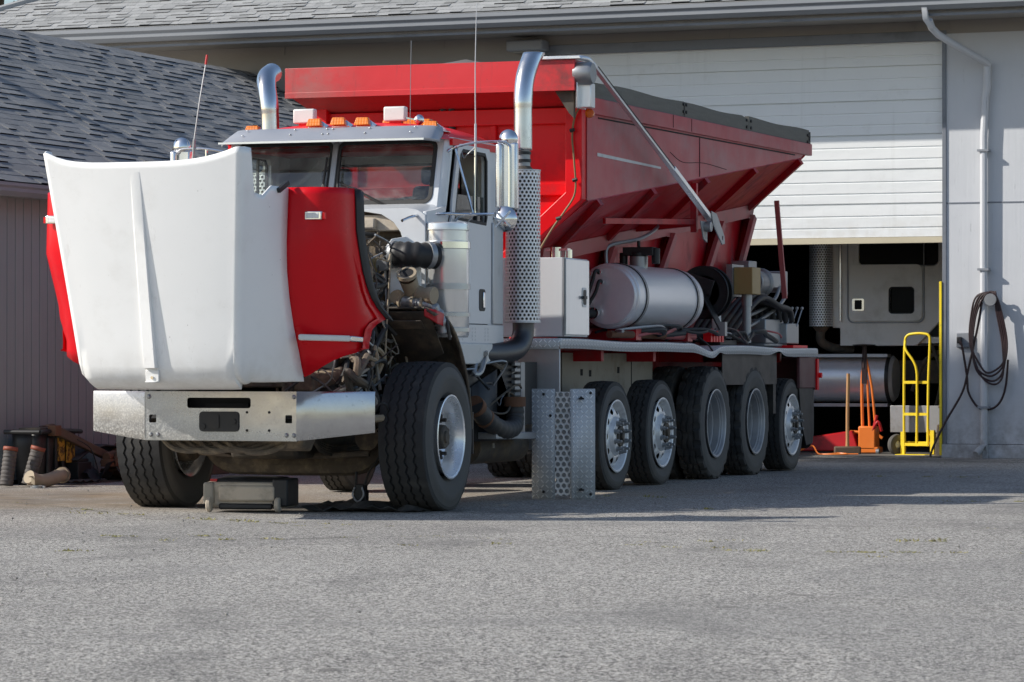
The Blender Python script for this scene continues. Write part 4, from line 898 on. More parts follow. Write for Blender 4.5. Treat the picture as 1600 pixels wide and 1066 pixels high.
# cowl: slopes forward from the glass, ends in the arched hood seal
ao=[(-.97,1.9),(-.97,2.30)]+[(-.95+.15*(1-cos(a)),2.30+.06*sin(a)) for a in (0.4,.9,1.5)]+[(.95-.15*(1-cos(a)),2.30+.06*sin(a)) for a in (1.5,.9,.4)]+[(.97,2.30),(.97,1.34),(.84,1.34),(.80,1.9),(.79,2.08),(.76,2.17),(.70,2.25),(.60,2.31),(.45,2.335),(-.45,2.335),(-.6,2.31),(-.7,2.25),(-.76,2.17),(-.79,2.08),(-.80,1.9)]
b.plate(ao,[],FY(.33),.02)
b.grid([[(x,.33,zt) for x,zt in [(-.97,2.30),(-.9,2.345),(-.8,2.36),(.8,2.36),(.9,2.345),(.97,2.30)]],[(x,.48,zt+.02) for x,zt in [(-.97,2.30),(-.9,2.35),(-.8,2.365),(.8,2.365),(.9,2.35),(.97,2.30)]],[(x,.70,zt) for x,zt in [(-.97,2.36),(-.9,2.40),(-.8,2.41),(.8,2.41),(.9,2.40),(.97,2.36)]]])
cab=part(b,'cab','cab',smooth=30,bevel=.004)
b=MB(); b.box(-.95,.95,.40,2.08,1.34,1.38); b.box(-.95,.95,.55,.60,1.4,2.35); b.box(-.95,-.93,.6,2.05,1.4,2.27); b.box(.93,.95,.6,2.05,1.4,2.27); b.box(-.93,.93,2.02,2.05,1.4,2.38); b.box(-.93,.93,.75,2.05,2.93,2.95); part(b,'cab_lining','interior',parent=cab)
b=MB(); b.hexa([(-.92,.74,2.1),(.92,.74,2.1),(.92,1.1,2.1),(-.92,1.1,2.1),(-.92,.76,2.415),(.92,.76,2.415),(.92,1.05,2.40),(-.92,1.05,2.40)]); part(b,'dashboard','plasticgrey',parent=cab,bevel=.03)
b=MB(); b.lathe([(.2,-.012),(.212,0),(.2,.012),(.188,0)],(0,0,0),'z',32,close=True); b.bar((-.19,0,0),(.19,0,0),.03,.015); b.bar((0,-.19,0),(0,0,0),.03,.015)
sw=part(b,'steering_wheel','seal',parent=cab); sw.location=(.45,1.20,2.38); sw.rotation_euler=(R(35),0,0)
for x in(-.45,.45):
    b=MB(); b.box(x-.24,x+.24,1.45,1.95,1.75,1.9); b.hexa([(x-.24,1.78,1.88),(x+.24,1.78,1.88),(x+.24,1.93,1.88),(x-.24,1.93,1.88),(x-.2,1.88,2.62),(x+.2,1.88,2.62),(x+.2,1.98,2.62),(x-.2,1.98,2.62)]); b.box(x-.13,x+.13,1.88,1.98,2.63,2.78); part(b,'seat','blackseat',parent=cab,bevel=.04,seg=3)
# windscreen panes, rubber seals, wipers
def seal(hole,fmap,w=.022,t=.016,name='window_seal',m='seal',par=cab):
    n=len(hole); cx=sum(p[0] for p in hole)/n; cy=sum(p[1] for p in hole)/n
    b=MB(); inn=[]; out=[]
    for i,p in enumerate(hole):
        a=Vector(hole[i-1]);c=Vector(hole[(i+1)%n]); d=(c-a).normalized(); nn=Vector((d.y,-d.x)); 
        out.append(tuple(Vector(p)+nn*w*.45)); inn.append(tuple(Vector(p)-nn*w*.55))
    b.plate(out,[inn],fmap,t); return part(b,name,m,parent=par,bevel=.004)
for x0,x1 in((-.865,-.03),(.03,.865)):
    hl=rr(x0,x1,2.425,2.92,.06)
    seal(hl,lambda u,v,w:(u,Yw(v)-.008+w,v),.034)
    b=MB(); b.plate(rr(x0+.005,x1-.005,2.43,2.915,.055),[],lambda u,v,w:(u,Yw(v)+.012,v)); part(b,'windscreen','glass',parent=cab)
b=MB(); b.hexa([(-.025,Yw(2.43)-.015,2.43),(.025,Yw(2.43)-.015,2.43),(.025,Yw(2.43)+.02,2.43),(-.025,Yw(2.43)+.02,2.43),(-.025,Yw(2.92)-.015,2.92),(.025,Yw(2.92)-.015,2.92),(.025,Yw(2.92)+.02,2.92),(-.025,Yw(2.92)+.02,2.92)]); part(b,'windscreen_divider','steel',parent=cab,bevel=.005)
for (x,dx,tx) in ((-.20,.20,-.06),(.48,-.36,.06)):
    b=MB(); z0=2.40; y0=Yw(z0)-.03
    b.tube([(x,y0,z0),(x+dx*.7,Yw(2.53)-.035,2.53),(tx,Yw(2.60)-.035,2.60)],.007,6,3); b.tube([(x+.03*(1 if dx<0 else -1),y0,z0),(x+dx*.7+.03,Yw(2.52)-.035,2.52)],.005,6,0)
    b.tube([(tx+.02*(1 if dx<0 else -1),Yw(2.46)-.025,2.46),(tx,Yw(2.6)-.03,2.62),(tx-.0,Yw(2.80)-.025,2.80)],.010,6,3); b.cyl((x,y0-.01,z0-.02),(x,y0+.04,z0),.018,10); part(b,'wiper','seal',parent=cab)
for s in(-1,1):
    seal(wn if s>0 else wn,lambda u,v,w,s=s:(s*(.994-w),u,v),.03,.02)
    b=MB(); b.plate([(.94,2.29),(1.16,2.29),(1.16,2.84),(1.08,2.81)] if 0 else [(.94,2.30),(1.67,2.285),(1.67,2.50),(.99,2.50)],[],FX(s*.965)); part(b,'side_window','sideglass',parent=cab)
    b=MB(); b.bar((s*.972,1.47,2.29),(s*.972,1.47,2.85),.02,.02); part(b,'window_channel','seal',parent=cab)
b=MB(); b.plate(rr(-.62,.62,2.40,2.82,.06),[],FY(2.088)); part(b,'rear_window','sideglass',parent=cab)
seal(rr(-.62,.62,2.40,2.82,.06),FY(2.075),.04)
# door with its handle
dout=[(.99,1.50),(1.02,1.46),(1.72,1.46),(1.77,1.50),(1.78,2.84),(1.74,2.90),(1.05,2.905),(1.0,2.86),(.87,2.42),(.86,2.3),(.80,2.2),(.80,1.62),(.84,1.53)]
for s in(-1,1):
    b=MB(); b.plate(dout,[wn],lambda u,v,w,s=s:(s*(.992-w),u,v),.02); dr=part(b,'door','cab',parent=cab,bevel=.006)
    b=MB(); b.plate(rr(1.49,1.63,1.565,1.745,.03),[],lambda u,v,w,s=s:(s*(.997-w),u,v),.012); hn=part(b,'handle_recess','black',parent=dr) if 0 else part(b,'door_handle','black',parent=dr,bevel=.004)
    b=MB(); b.box(s*.994,s*1.008,1.56,1.60,1.59,1.72); part(b,'handle_lever','chrome',parent=dr,bevel=.005)
    b=MB(); b.plate([(p[0]*1.0+(.012 if p[0]>1.3 else -.012),p[1]+(.012 if p[1]>2.2 else -.012)) for p in dout],[dout],lambda u,v,w,s=s:(s*(.973),u,v)); part(b,'door_gap','dark',parent=dr)
    b=MB(); b.box(s*.965,s*.990,1.84,2.08,1.46,2.30); part(b,'corner_trim','alu_dull',parent=cab,bevel=.008)
    b=MB(); b.box(s*.96,s*.985,.84,2.10,1.30,1.455)
    bb=part(b,'sill','cab',parent=cab,bevel=.004); b=MB()
    for y in (1.05,1.12,1.35,1.42,1.65,1.72):
        for z in(1.33,1.36,1.39,1.42): b.lathe([(0,-.004),(.007,-.003),(.009,0)],(s*.986,y,z),'x',8)
    part(b,'rivets','steel',parent=bb)
b=MB(); b.hexa([(.72,.95,1.13),(1.00,.95,1.13),(1.0,1.75,1.13),(.72,1.75,1.13),(.72,.95,1.30),(1.02,.95,1.30),(1.02,1.75,1.30),(.72,1.75,1.30)]); part(b,'step_box','whiteplastic',bevel=.01)
# roof
rows=[]
for y,h,c in ((.72,2.94,.02),(.80,3.0,.6),(.90,3.045,.85),(1.1,3.095,1),(1.5,3.115,1),(1.9,3.09,1),(2.05,3.04,.9),(2.12,2.945,.02)):
    row=[]
    for i in range(25):
        t=-1+i/12; x=.975*(1-abs(1-abs(t))**1.6)*(1 if t>0 else -1) if abs(t)>.0 else 0
        zz=2.925+(h-2.925)*max(0,1-abs(x/.975)**3.2)**.6; row.append((x,y,zz))
    rows.append(row)
b=MB(); b.grid(rows); b.box(-.985,.985,.90,2.115,2.885,2.94); rf=part(b,'roof','red',parent=cab,smooth=50)
# sun visor
rows=[]
for x,dy,dz in ((-.955,.20,-.01),(-.90,.10,0),(-.84,.02,0),(-.5,.005,0),(-.003,0,0),(.003,0,0),(.5,.005,0),(.84,.02,0),(.90,.10,0),(.955,.20,-.01)):
    rows.append([(x*.93,.83+dy*.4,3.045+dz),(x*.95,.74+dy*.7,3.035+dz),(x*.98,.62+dy,2.985+dz),(x,.50+dy,2.925+dz),(x,.503+dy,2.905+dz)])
b=MB(); b.grid(rows); vs=part(b,'sun_visor','visor',parent=cab,solid=.006,smooth=40)
b=MB()
for x in(-.72,-.3,-.02,.03,.35,.74):
    for y,z in ((.70,3.024),(.60,2.978)): b.lathe([(0,.006),(.008,.005),(.010,0)],(x,y,z),'z',8)
part(b,'visor_screws','steel',parent=vs)
b=MB(); b.box(-.89,.89,.498,.506,2.906,2.921); part(b,'visor_lip','lipwhite',parent=vs)
# roof lights
def marker(x,y,z):
    b=MB(); b.hexa([(x-.065,y-.04,z),(x+.085,y-.04,z),(x+.11,y+.16,z),(x-.05,y+.16,z),(x-.055,y-.02,z+.06),(x+.065,y-.02,z+.06),(x+.06,y+.12,z+.03),(x-.02,y+.12,z+.03)]); 
    m=part(b,'marker_light','chrome',parent=cab,bevel=.008); b=MB(); b.hexa([(x-.072,y-.065,z+.016),(x+.066,y-.065,z+.016),(x+.058,y+.03,z+.016),(x-.064,y+.03,z+.016),(x-.056,y-.045,z+.082),(x+.050,y-.045,z+.082),(x+.040,y+.03,z+.074),(x-.046,y+.03,z+.074)]); part(b,'lens','amber',parent=m,bevel=.008)
for x,z in ((-.76,3.0),(-.21,3.045),(0,3.05),(.21,3.045),(.80,3.0)): marker(x,.93,z)
for x in(-.40,.40):
    b=MB(); b.box(x-.05,x+.05,1.12,1.18,3.06,3.12); br=part(b,'light_bracket','red',parent=cab)
    b=MB(); b.box(x-.095,x+.095,1.10,1.17,3.105,3.225); part(b,'work_light','whiteplastic',parent=cab,bevel=.014,seg=3)
b=MB(); b.hexa([(.18,1.38,3.06),(.62,1.38,3.06),(.62,1.5,3.06),(.18,1.5,3.06),(.18,1.39,3.14),(.60,1.39,3.14),(.6,1.48,3.14),(.18,1.48,3.14)]); part(b,'beacon_bar','amber',parent=cab,bevel=.012)
b=MB(); b.lathe([(0,-.045),(.03,-.035),(.042,0),(.03,.035),(0,.045)],(.60,1.15,3.115),'y',18); b.bar((.50,1.12,3.13),(.64,1.16,3.10),.012,.012); part(b,'spot_lamp','chrome',parent=cab)
# mirrors
def mirror(s):
    m_=MB(); r=.0105
    m_.tube([(s*.955,.86,2.83),(s*1.0,.90,2.865),(s*1.18,.90,2.90),(s*1.38,.92,2.905),(s*1.445,.92,2.88),(s*1.46,.92,2.80),(s*1.46,.92,2.34)],r,8,3)
    m_.tube([(s*.85,.14,2.25),(s*.90,.34,2.30),(s*1.0,.66,2.325),(s*1.18,.88,2.325),(s*1.44,.92,2.33)],r*1.15,8,4)
    m_.tube([(s*.99,.93,2.27),(s*1.05,.90,2.315),(s*1.18,.89,2.33)],r,8,3)
    m_.tube([(s*1.0,.92,2.855),(s*1.16,.90,2.34)],r*.9,8,0); m_.tube([(s*1.18,.90,2.90),(s*1.175,.90,2.33)],r*.9,8,0)
    m_.box(s*.975,s*1.03,.87,.95,2.20,2.27)
    a=part(m_,'mirror_arm','chrome',parent=T)
    b=MB(); x0,x1=sorted((s*1.345,s*1.515)); b.box(x0,x1,.935,1.0,2.36,2.90); b.hexa([(x0+.0,.90,2.37),(x0+.055,.895,2.37),(x0+.06,.94,2.37),(x0,.94,2.37),(x0,.90,2.89),(x0+.055,.895,2.89),(x0+.06,.94,2.89),(x0,.94,2.89)]); part(b,'mirror_head','chrome_soft',parent=a,bevel=.018,seg=3)
    b=MB(); b.box(x0+.008,x1-.008,1.0,1.004,2.37,2.89); part(b,'mirror_glass','mirrorglass',parent=a)
    for z,r_ in((2.285,.103),(2.925,.080)):
        b=MB(); b.lathe([(0,-.035),(r_*.45,-.03),(r_*.85,-.012),(r_,.005),(r_*.97,.02)],(s*1.435,.88 if z<2.5 else .96,z),'y',28); c=part(b,'round_mirror','chrome',parent=a)
        if z<2.5:
            b=MB()
            for q in(45,135): d=Vector((cos(R(q)),0,sin(R(q))))*r_*.85; ce=Vector((s*1.435,.845,z)); b.bar(ce-d,ce+d,.014,.008,up=(0,1,0))
            b.cyl((s*1.435,.835,z),(s*1.435,.85,z),.014,10); part(b,'mirror_brace','chrome',parent=c)
mirror(1); mirror(-1)
b=MB(); b.tube([(1.18,.90,2.86),(1.18,.90,3.05)],.010,8,0); b.tube([(1.18,.90,3.05),(1.177,.90,3.5),(1.19,.90,4.02)],lambda t:.0052-.002*t,8,2); part(b,'antenna','ant')
b=MB(); b.tube([(-1.30,.90,2.75),(-1.29,.90,2.98)],.012,8,0); b.tube([(-1.29,.9,2.98),(-1.25,.92,3.3),(-1.20,.95,3.65)],.006,6,3); an=part(b,'antenna','steel'); b=MB(); b.tube([(-1.208,.945,3.60),(-1.198,.952,3.68)],.010,6,0); part(b,'antenna_tip','jackred',parent=an)
b=MB(); b.tube([(.56,1.05,3.06),(.565,1.05,3.5),(.57,1.05,3.75)],.0028,5,0); part(b,'antenna','steel')
b=MB(); b.tube([(1.18,.88,2.86),(1.12,.86,2.80),(1.08,.9,2.78),(1.05,.93,2.83)],.004,5); b.tube([(1.175,.9,2.33),(1.13,.9,2.28),(1.05,.88,2.20)],.005,5); part(b,'mirror_cable','steel')
# exhaust stacks
for s in(-1,1):
    x,y=(1.05,2.40) if s>0 else (-1.16,2.15)
    b=MB(); b.lathe([(.147,1.48),(.147,2.765)],(x,y,0),'z',64,uvR=.147); sh=part(b,'heat_shield','perf',smooth=60)
    b=MB(); b.lathe([(0,1.50),(.118,1.50),(.118,2.74),(.06,2.80),(0,2.80)],(x,y,0),'z',32); part(b,'muffler','grime',parent=sh)
    for z in(1.485,2.76):
        b=MB(); b.lathe([(.1475,z-.006),(.151,z-.006),(.151,z+.006),(.1475,z+.006)],(x,y,0),'z',48,close=True); part(b,'shield_rim','alu_dull',parent=sh)
    b=MB(); pts=[(x,y,2.93),(x,y,3.2),(x,y+.005,3.38),(x+(-.03 if s<0 else .0),y+.06,3.55),(x+(-.08 if s<0 else .01),y+.17,3.70),(x+(-.10 if s<0 else .02),y+.26,3.80)]
    if s<0: pts=[(x,y,2.93),(x,y,3.2),(x-.01,y+.0,3.36),(x-.05,y+.04,3.50),(x-.09,y+.14,3.60),(x-.11,y+.30,3.655)]
    pc=catmull([Vector(p) for p in pts],8); o0=len(b.v); b.tube(pc,lambda q:.078+.008*q*(q>.3),28,0,cap=False)
    # slash-cut tip
    for i in (range(len(b.v)-28*9,len(b.v)) if s>0 else ()):
        v=b.v[i]; lim=3.775+(v.y-(y+.20))*.0
        if v.z>lim-.0: v.z=lim-(v.z-lim)*.15
        lim2=y+.305+(3.80-v.z)*-.12
        if v.y>lim2: v.y=lim2
    st_=part(b,'exhaust_stack','stackchrome',smooth=60,solid=.004)
    b=MB(); b.tube([(x,y,2.76),(x,y,2.95)],.062,24,0); part(b,'stack_collar','steel',parent=st_)
    b=MB()
    for z in(2.83,2.895): b.cyl((x,y,z),(x,y,z+.025),.070,24)
    b.box(x-.10,x-.05,y-.05,y,2.84,2.90); part(b,'stack_clamp','black',parent=st_)
b=MB(); b.tube([(1.05,2.40,1.55),(1.05,2.40,1.38),(1.03,2.28,1.26),(.98,2.0,1.22),(.9,1.6,1.22),(.8,1.3,1.24)],.092,24,5); part(b,'exhaust_elbow','stackpipe',smooth=50)
# ---- hopper body
HX=1.27
zl=lambda y: lerp(2.56,3.34,(y-3.5)/7.15)        # lower edge of the upright side
b=MB()
front=[(-HX,3.52),(-HX,2.56),(-.55,1.95),(.55,1.95),(HX,2.56),(HX,3.52)]
b.plate(front,[rr(-.15,.13,3.22,3.40,.02)],FY(3.42),.02)
hp=part(b,'hopper_front','red',smooth=0)
b=MB(); b.box(-1.36,1.33,2.93,3.28,3.50,3.735); b.box(-1.36,1.33,2.925,2.96,3.47,3.52)
b.hexa([(-1.34,2.97,3.495),(1.31,2.97,3.495),(1.28,3.42,3.36),(-1.28,3.42,3.36),(-1.34,2.97,3.50),(1.31,2.97,3.50),(1.28,3.42,3.50),(-1.28,3.42,3.50)])
part(b,'front_beam','beam',bevel=.008)
b=MB(); b.box(-1.26,1.26,3.36,3.42,3.22,3.36); b.box(-1.1,1.1,3.38,3.42,2.60,2.70); b.box(-.9,-.85,3.38,3.42,2.0,3.22); b.box(.40,.45,3.38,3.42,2.0,3.22); part(b,'front_rib','red',bevel=.006)
for s in(-1,1):
    b=MB(); P=[(s*HX,3.50),(s*HX,2.56),(s*.52,1.93)]; Q=[(s*(HX-.15),3.50),(s*(HX-.15),2.62),(s*.52,2.09)]
    vs_=[]
    for y in(3.30,3.42): vs_+= [(p[0],y,p[1]) for p in P]+[(q[0],y,q[1]) for q in Q]
    b.add(vs_,[(0,1,4,3),(1,2,5,4),(6,9,10,7),(7,10,11,8),(0,6,7,1),(1,7,8,2),(3,4,10,9),(4,5,11,10)]); part(b,'corner_flange','red',smooth=0,bevel=.006)
b=MB(); b.box(-.16,.14,3.44,3.46,3.2,3.42); part(b,'hatch_recess','dark')
for x in(-.045,.035):
    b=MB(); b.tube([(x,3.40,3.46),(x,3.395,3.36),(x,3.40,3.2)],.035,14,3); part(b,'hydraulic_pipe','black')
for s in(-1,1):
    f=FX(s*HX,-s)
    b=MB(); b.plate([(3.42,2.56),(3.5,2.555),(10.65,3.34),(10.9,3.42),(3.42,3.42)],[],f,.012); sd=part(b,'hopper_side','red_dust')
    b=MB(); b.hexa([(s*(HX-.02),3.42,3.31),(s*(HX+.03),3.42,3.31),(s*(HX+.03),11.02,3.385),(s*(HX-.02),11.02,3.385),(s*(HX-.02),3.42,3.455),(s*(HX+.03),3.42,3.455),(s*(HX+.03),11.02,3.51),(s*(HX-.02),11.02,3.51)]); part(b,'top_rail','red_dust',bevel=.006)
    b=MB(); x=s*(HX+.004); 
    for y0,y1 in((3.42,3.56),): b.hexa([(x-.01,y0,2.57),(x+.006,y0,2.57),(x+.006,y1,2.58),(x-.01,y1,2.58),(x-.01,y0,3.31),(x+.006,y0,3.31),(x+.006,y1,3.31),(x-.01,y1,3.31)])
    part(b,'corner_stile','red_dust')
    if s>0:
        b=MB(); b.plate([(3.72,2.955),(5.6,2.945),(5.6,2.965),(3.72,2.985)],[],FX(HX+.004)); part(b,'stripe','alu_dull',parent=sd)
        b=MB(); b.box(HX,HX+.004,6.86,6.875,2.94,3.33); b.hexa([(HX,3.75,3.285),(HX+.005,3.75,3.285),(HX+.005,10.4,3.352),(HX,10.4,3.352),(HX,3.75,3.297),(HX+.005,3.75,3.297),(HX+.005,10.4,3.366),(HX,10.4,3.366)])
        for y in (5.9,6.5): b.box(HX+.03,HX+.033,y,y+.008,3.35,3.47)
        b.tube([(HX+.002,5.9,3.12),(HX+.002,6.3,3.05),(HX+.002,7.0,3.08),(HX+.002,7.8,3.06)],.003,5); part(b,'panel_seam','dark',parent=sd)
    # sloping sheet under the side, with ribs
    b=MB(); A=Vector((s*HX,3.46,2.555));B=Vector((s*HX,10.68,3.345));C_=Vector((s*.60,11.12,2.88));D=Vector((s*.60,4.15,2.17))
    b.add([A,B,C_,D],[(0,1,2,3)]); b.add([A,D,Vector((s*.5,3.43,1.95))],[(0,1,2)]); sl_=part(b,'hopper_slope','red_dark',solid=.01,smooth=0)
    for t in (.04,.26,.50,.74,.985):
        p=A.lerp(B,t); q=D.lerp(C_,t*.97+.015); n=(B-A).cross(D-A).normalized(); 
        if n.z>0:n=-n
        b=MB(); w2=.05; d=(B-A).normalized()*w2
        b.hexa([p-d,q-d,q+d,p+d,p-d+n*.07,q-d+n*.07,q+d+n*.07,p+d+n*.07]); part(b,'slope_rib','red_dark',parent=sl_,smooth=0)
    b=MB(); b.hexa([D+Vector((-.01*s,0,-.14)),D+Vector((.01*s,0,-.14)),C_+Vector((.01*s,0,-.14)),C_+Vector((-.01*s,0,-.14)),D+Vector((-.01*s,0,0)),D+Vector((.03*s,0,.0)),C_+Vector((.03*s,0,0)),C_+Vector((-.01*s,0,0))]); part(b,'lower_band','pink',smooth=0)
    b=MB(); b.plate([(3.6,1.3),(10.3,1.3),(11.1,2.78),(4.1,2.06)],[],FX(s*.50,-s),.02); part(b,'inner_wall','red_dark')
    for yt,yb2,zt in ((6.15,5.85,2.24),(8.1,7.55,2.43),(9.85,9.15,2.62),(11.05,10.45,2.74)):
        b=MB(); b.bar((s*.64,yt,zt),(s*.50,yb2-.25,1.32),.09,.05,up=(1,0,0)); lg=part(b,'hopper_leg','pink',bevel=.004)
        b=MB(); b.add([(s*.63,yt+.03,zt-.02),(s*.50,yt+.03,zt),(s*.46,yb2-.2,1.35),(s*.50,yb2-.25,1.35)],[(0,1,2,3)]); part(b,'gusset','red_dark',parent=lg,solid=.012)
b=MB(); b.add([(-HX,10.98,3.42),(HX,10.98,3.42),(.6,11.12,2.80),(-.6,11.12,2.80)],[(0,1,2,3)]); b.add([(-.5,11.1,2.8),(.5,11.1,2.8),(.5,10.35,1.3),(-.5,10.35,1.3)],[(0,1,2,3)]); part(b,'hopper_rear','red_dark',solid=.01)
b=MB(); b.bar((1.26,6.72,2.87),(1.26,6.72,2.40),.05,.06); b.bar((1.26,6.72,2.50),(.62,6.9,2.46),.06,.08); b.bar((1.26,6.7,2.50),(.95,4.9,2.44),.03,.05); part(b,'tarp_arm_post','red_dark')
# boards along the top, tarp
for s in(-1,1):
    x0,x1=(HX-.04,HX+.0) if s>0 else (-HX,-HX+.04)
    for y0,y1,za,zb in ((3.35,6.35,0,.0),(6.37,8.6,-.004,.0),(8.61,11.0,0,0)):
        b=MB(); n=9; top=[]; 
        for i in range(n+1):
            t=i/n; y=lerp(y0,y1,t); zz=3.455+(y-3.42)/7.6*.055; h=.145+.008*sin(y*3.1)+za-(.03 if 8.4<y<8.61 else 0); top.append((y,zz,zz+h))
        for i in range(n):
            a,c=top[i],top[i+1]; b.hexa([(x0,a[0],a[1]),(x1,a[0],a[1]),(x1,c[0],c[1]),(x0,c[0],c[1]),(x0,a[0],a[2]),(x1,a[0],a[2]),(x1,c[0],c[2]),(x0,c[0],c[2])])
        bd=part(b,'side_board','wood',smooth=0)
    if s>0:
        for y in(6.32,6.41,8.52,8.68,10.92,10.97):
            for z in(3.53,3.60): part(MB().cyl((x1,y,z),(x1+.014,y,z),.016,8),'bolt','black')
        b=MB(); b.box(x1,x1+.006,6.345,6.375,3.50,3.62); b.box(x1,x1+.012,10.99,11.02,3.5,3.64); part(b,'board_bracket','black')
b=MB(); b.add([(-1.2,3.25,3.60),(1.2,3.25,3.60),(1.2,10.9,3.50),(-1.2,10.9,3.50),(0.2,3.3,3.80),(0.2,5.5,3.62)],[(0,1,4),(1,2,5,4),(2,3,5),(3,0,4,5)]); part(b,'tarp','hopperin',solid=.005)
b=MB(); b.hexa([(.9,2.90,3.738),(1.40,2.90,3.738),(1.40,3.0,3.738),(.9,3.0,3.738),(.9,2.90,3.765),(1.38,2.90,3.765),(1.38,3.0,3.765),(.9,3.0,3.765)]); b.tube([(1.36,2.95,3.752),(1.42,3.02,3.74),(1.43,3.12,3.70)],.022,8,4)
ta=part(b,'tarp_arm','alu',bevel=.004); b=MB(); b.bar((1.43,3.10,3.71),(1.42,5.52,2.92),.045,.034); b.bar((1.42,5.48,2.94),(1.41,6.86,2.49),.06,.05); part(b,'arm_tube','alu',parent=ta,bevel=.006)
b=MB(); b.bar((1.455,3.2,3.69),(1.447,5.5,2.94),.004,.006); part(b,'slot','seal',parent=ta)
b=MB(); b.plate([(6.66,2.60),(6.84,2.58),(7.10,2.38),(7.12,2.30),(7.03,2.29),(6.72,2.47)],[circ(7.04,2.355,.022,12)],FX(1.44),.012); b.plate([(6.50,2.50),(6.72,2.50),(6.72,2.30),(6.6,2.33)],[],FX(1.38),.012); b.cyl((1.36,6.66,2.45),(1.45,6.66,2.45),.05,16); part(b,'arm_pivot','steel',parent=ta,bevel=.003)
b=MB(); b.lathe([(0,0),(.095,0),(.098,.02),(.10,.13),(.085,.16),(0,.16)],(1.31,3.02,3.62),'x',24); sp=part(b,'tarp_spool','steel',smooth=30); b=MB(); b.box(1.33,1.345,2.96,3.20,3.32,3.70); b.box(1.28,1.44,3.04,3.16,3.33,3.54); part(b,'spool_housing','alu',bevel=.01)
b=MB(); b.lathe([(0,0),(.035,.0),(.04,-.02),(.04,-.04)],(1.38,3.22,3.29),'y',16); part(b,'marker_lamp','amber')
b=MB(); b.hexa([(1.12,2.99,3.49),(1.30,2.99,3.49),(1.30,3.04,3.49),(1.12,3.04,3.49),(1.26,2.99,3.28),(1.30,2.99,3.24),(1.30,3.04,3.24),(1.26,3.04,3.28)]); part(b,'beam_gusset','grime')
b=MB(); b.tube([(1.30,3.26,3.40),(1.22,3.27,3.28),(1.19,3.28,3.10),(1.21,3.27,2.9),(1.22,3.27,2.62),(1.12,3.27,2.45),(1.02,3.27,2.32),(.88,3.27,2.10),(.8,3.2,1.9)],.009,6,6); part(b,'wiring','cablebrown')
b=MB()
for p in((1.195,3.265,3.15),(1.22,3.265,2.72),(1.07,3.265,2.39)): b.cyl((p[0]-.02,p[1],p[2]),(p[0]+.02,p[1],p[2]+.01),.016,8)
part(b,'wire_clip','black')
# ---- catwalk deck with dented edge
def dent(y): return .055*math.exp(-((y-7.45)/.30)**2)+.03*math.exp(-((y-6.9)/.25)**2)*-.3
rows=[];uvs=[]
ny=120
for i in range(ny+1):
    y=lerp(2.92,11.64,i/ny); z=lerp(1.352,1.308,i/ny); d=dent(y); up=.035*math.exp(-((y-9.95)/.22)**2); wv=.006*sin(y*2.3)
    lo=z-.088+ (.05*math.exp(-((y-9.95)/.22)**2))+(.03*math.exp(-((y-7.75)/.16)**2))
    rows.append([(.50,y,z),(.9,y,z-d*.3+wv),(1.185-d*.2,y,z-d+wv),(1.20+d*.3,y,z-.008-d+wv),(1.205+d*.5+up*.6,y,lo-d*.7+wv)])
    uvs.append([(y,0),(y,.4),(y,.685),(y,.69),(y,.775)])
b=MB(); b.grid(rows,uvs); 
rows=[[(x,2.92,1.352),(x,2.91,1.34),(x,2.905,1.262)] for x in(.45,1.2)]; b.grid(rows,[[(x,0),(x,.01),(x,.09)] for x in(.45,1.2)])
part(b,'catwalk','tread',solid=.004,smooth=40)
b=MB(); b.box(.45,1.195,2.93,2.95,.40,1.262); part(b,'fender_front_panel','alu_dull',bevel=.004)
b=MB(); b.box(1.13,1.14,8.1,10.15,.93,1.26); b.box(1.06,1.13,10.05,10.15,.62,1.26); part(b,'skirt_plate','black')
b=MB(); b.box(1.14,1.18,10.95,11.62,.88,1.22); b.box(.5,1.18,11.60,11.66,.86,1.22); rb=part(b,'rear_light_panel','black' if 0 else 'maroon',bevel=.01); b=MB(); b.box(1.17,1.20,11.62,11.69,.86,1.20); b.cyl((1.19,11.7,1.02),(1.23,11.7,1.02),.03,12); part(b,'red_edge','red',parent=rb)
b=MB(); b.plate(rr(.45,1.16,.22,.88,.07),[],FY(11.5),.012); part(b,'mud_flap','black'); b=MB(); b.plate([(11.0,.88),(11.62,.88),(11.62,.4),(11.56,.28),(11.3,.26),(11.1,.5)],[],FX(1.15),.01); part(b,'side_flap','black')
b=MB(); b.plate(rr(.55,1.12,.45,1.2,.03),[],FY(5.42),.01); 
# aluminium tool box
b=MB(); b.box(.55,1.185,3.04,3.72,1.37,2.05); tb=part(b,'tool_box','cab',bevel=.008); b=MB(); b.box(1.187,1.205,3.06,3.70,1.385,2.04); dd=part(b,'tool_box_door','alu',parent=tb,bevel=.005)
b=MB(); b.plate(rr(3.50,3.62,1.63,1.80,.03),[],FX(1.206),.004); part(b,'latch_plate','whiteplastic',parent=tb,bevel=.002); b=MB(); b.plate(rr(3.52,3.60,1.65,1.78,.02),[],FX(1.212)); b.box(1.212,1.235,3.48,3.56,1.70,1.725); part(b,'latch','black',parent=tb)
b=MB(); b.box(1.188,1.198,3.035,3.075,1.37,2.05); b.cyl((1.20,3.06,1.38),(1.20,3.06,2.04),.010,8); part(b,'hinge','steel',parent=tb)
b=MB(); b.cyl((.98,3.45,2.05),(.98,3.45,2.15),.05,16); b.cyl((1.08,3.5,2.05),(1.08,3.5,2.13),.035,12); b.box(.9,1.1,3.42,3.5,2.12,2.14); part(b,'breather','chrome')
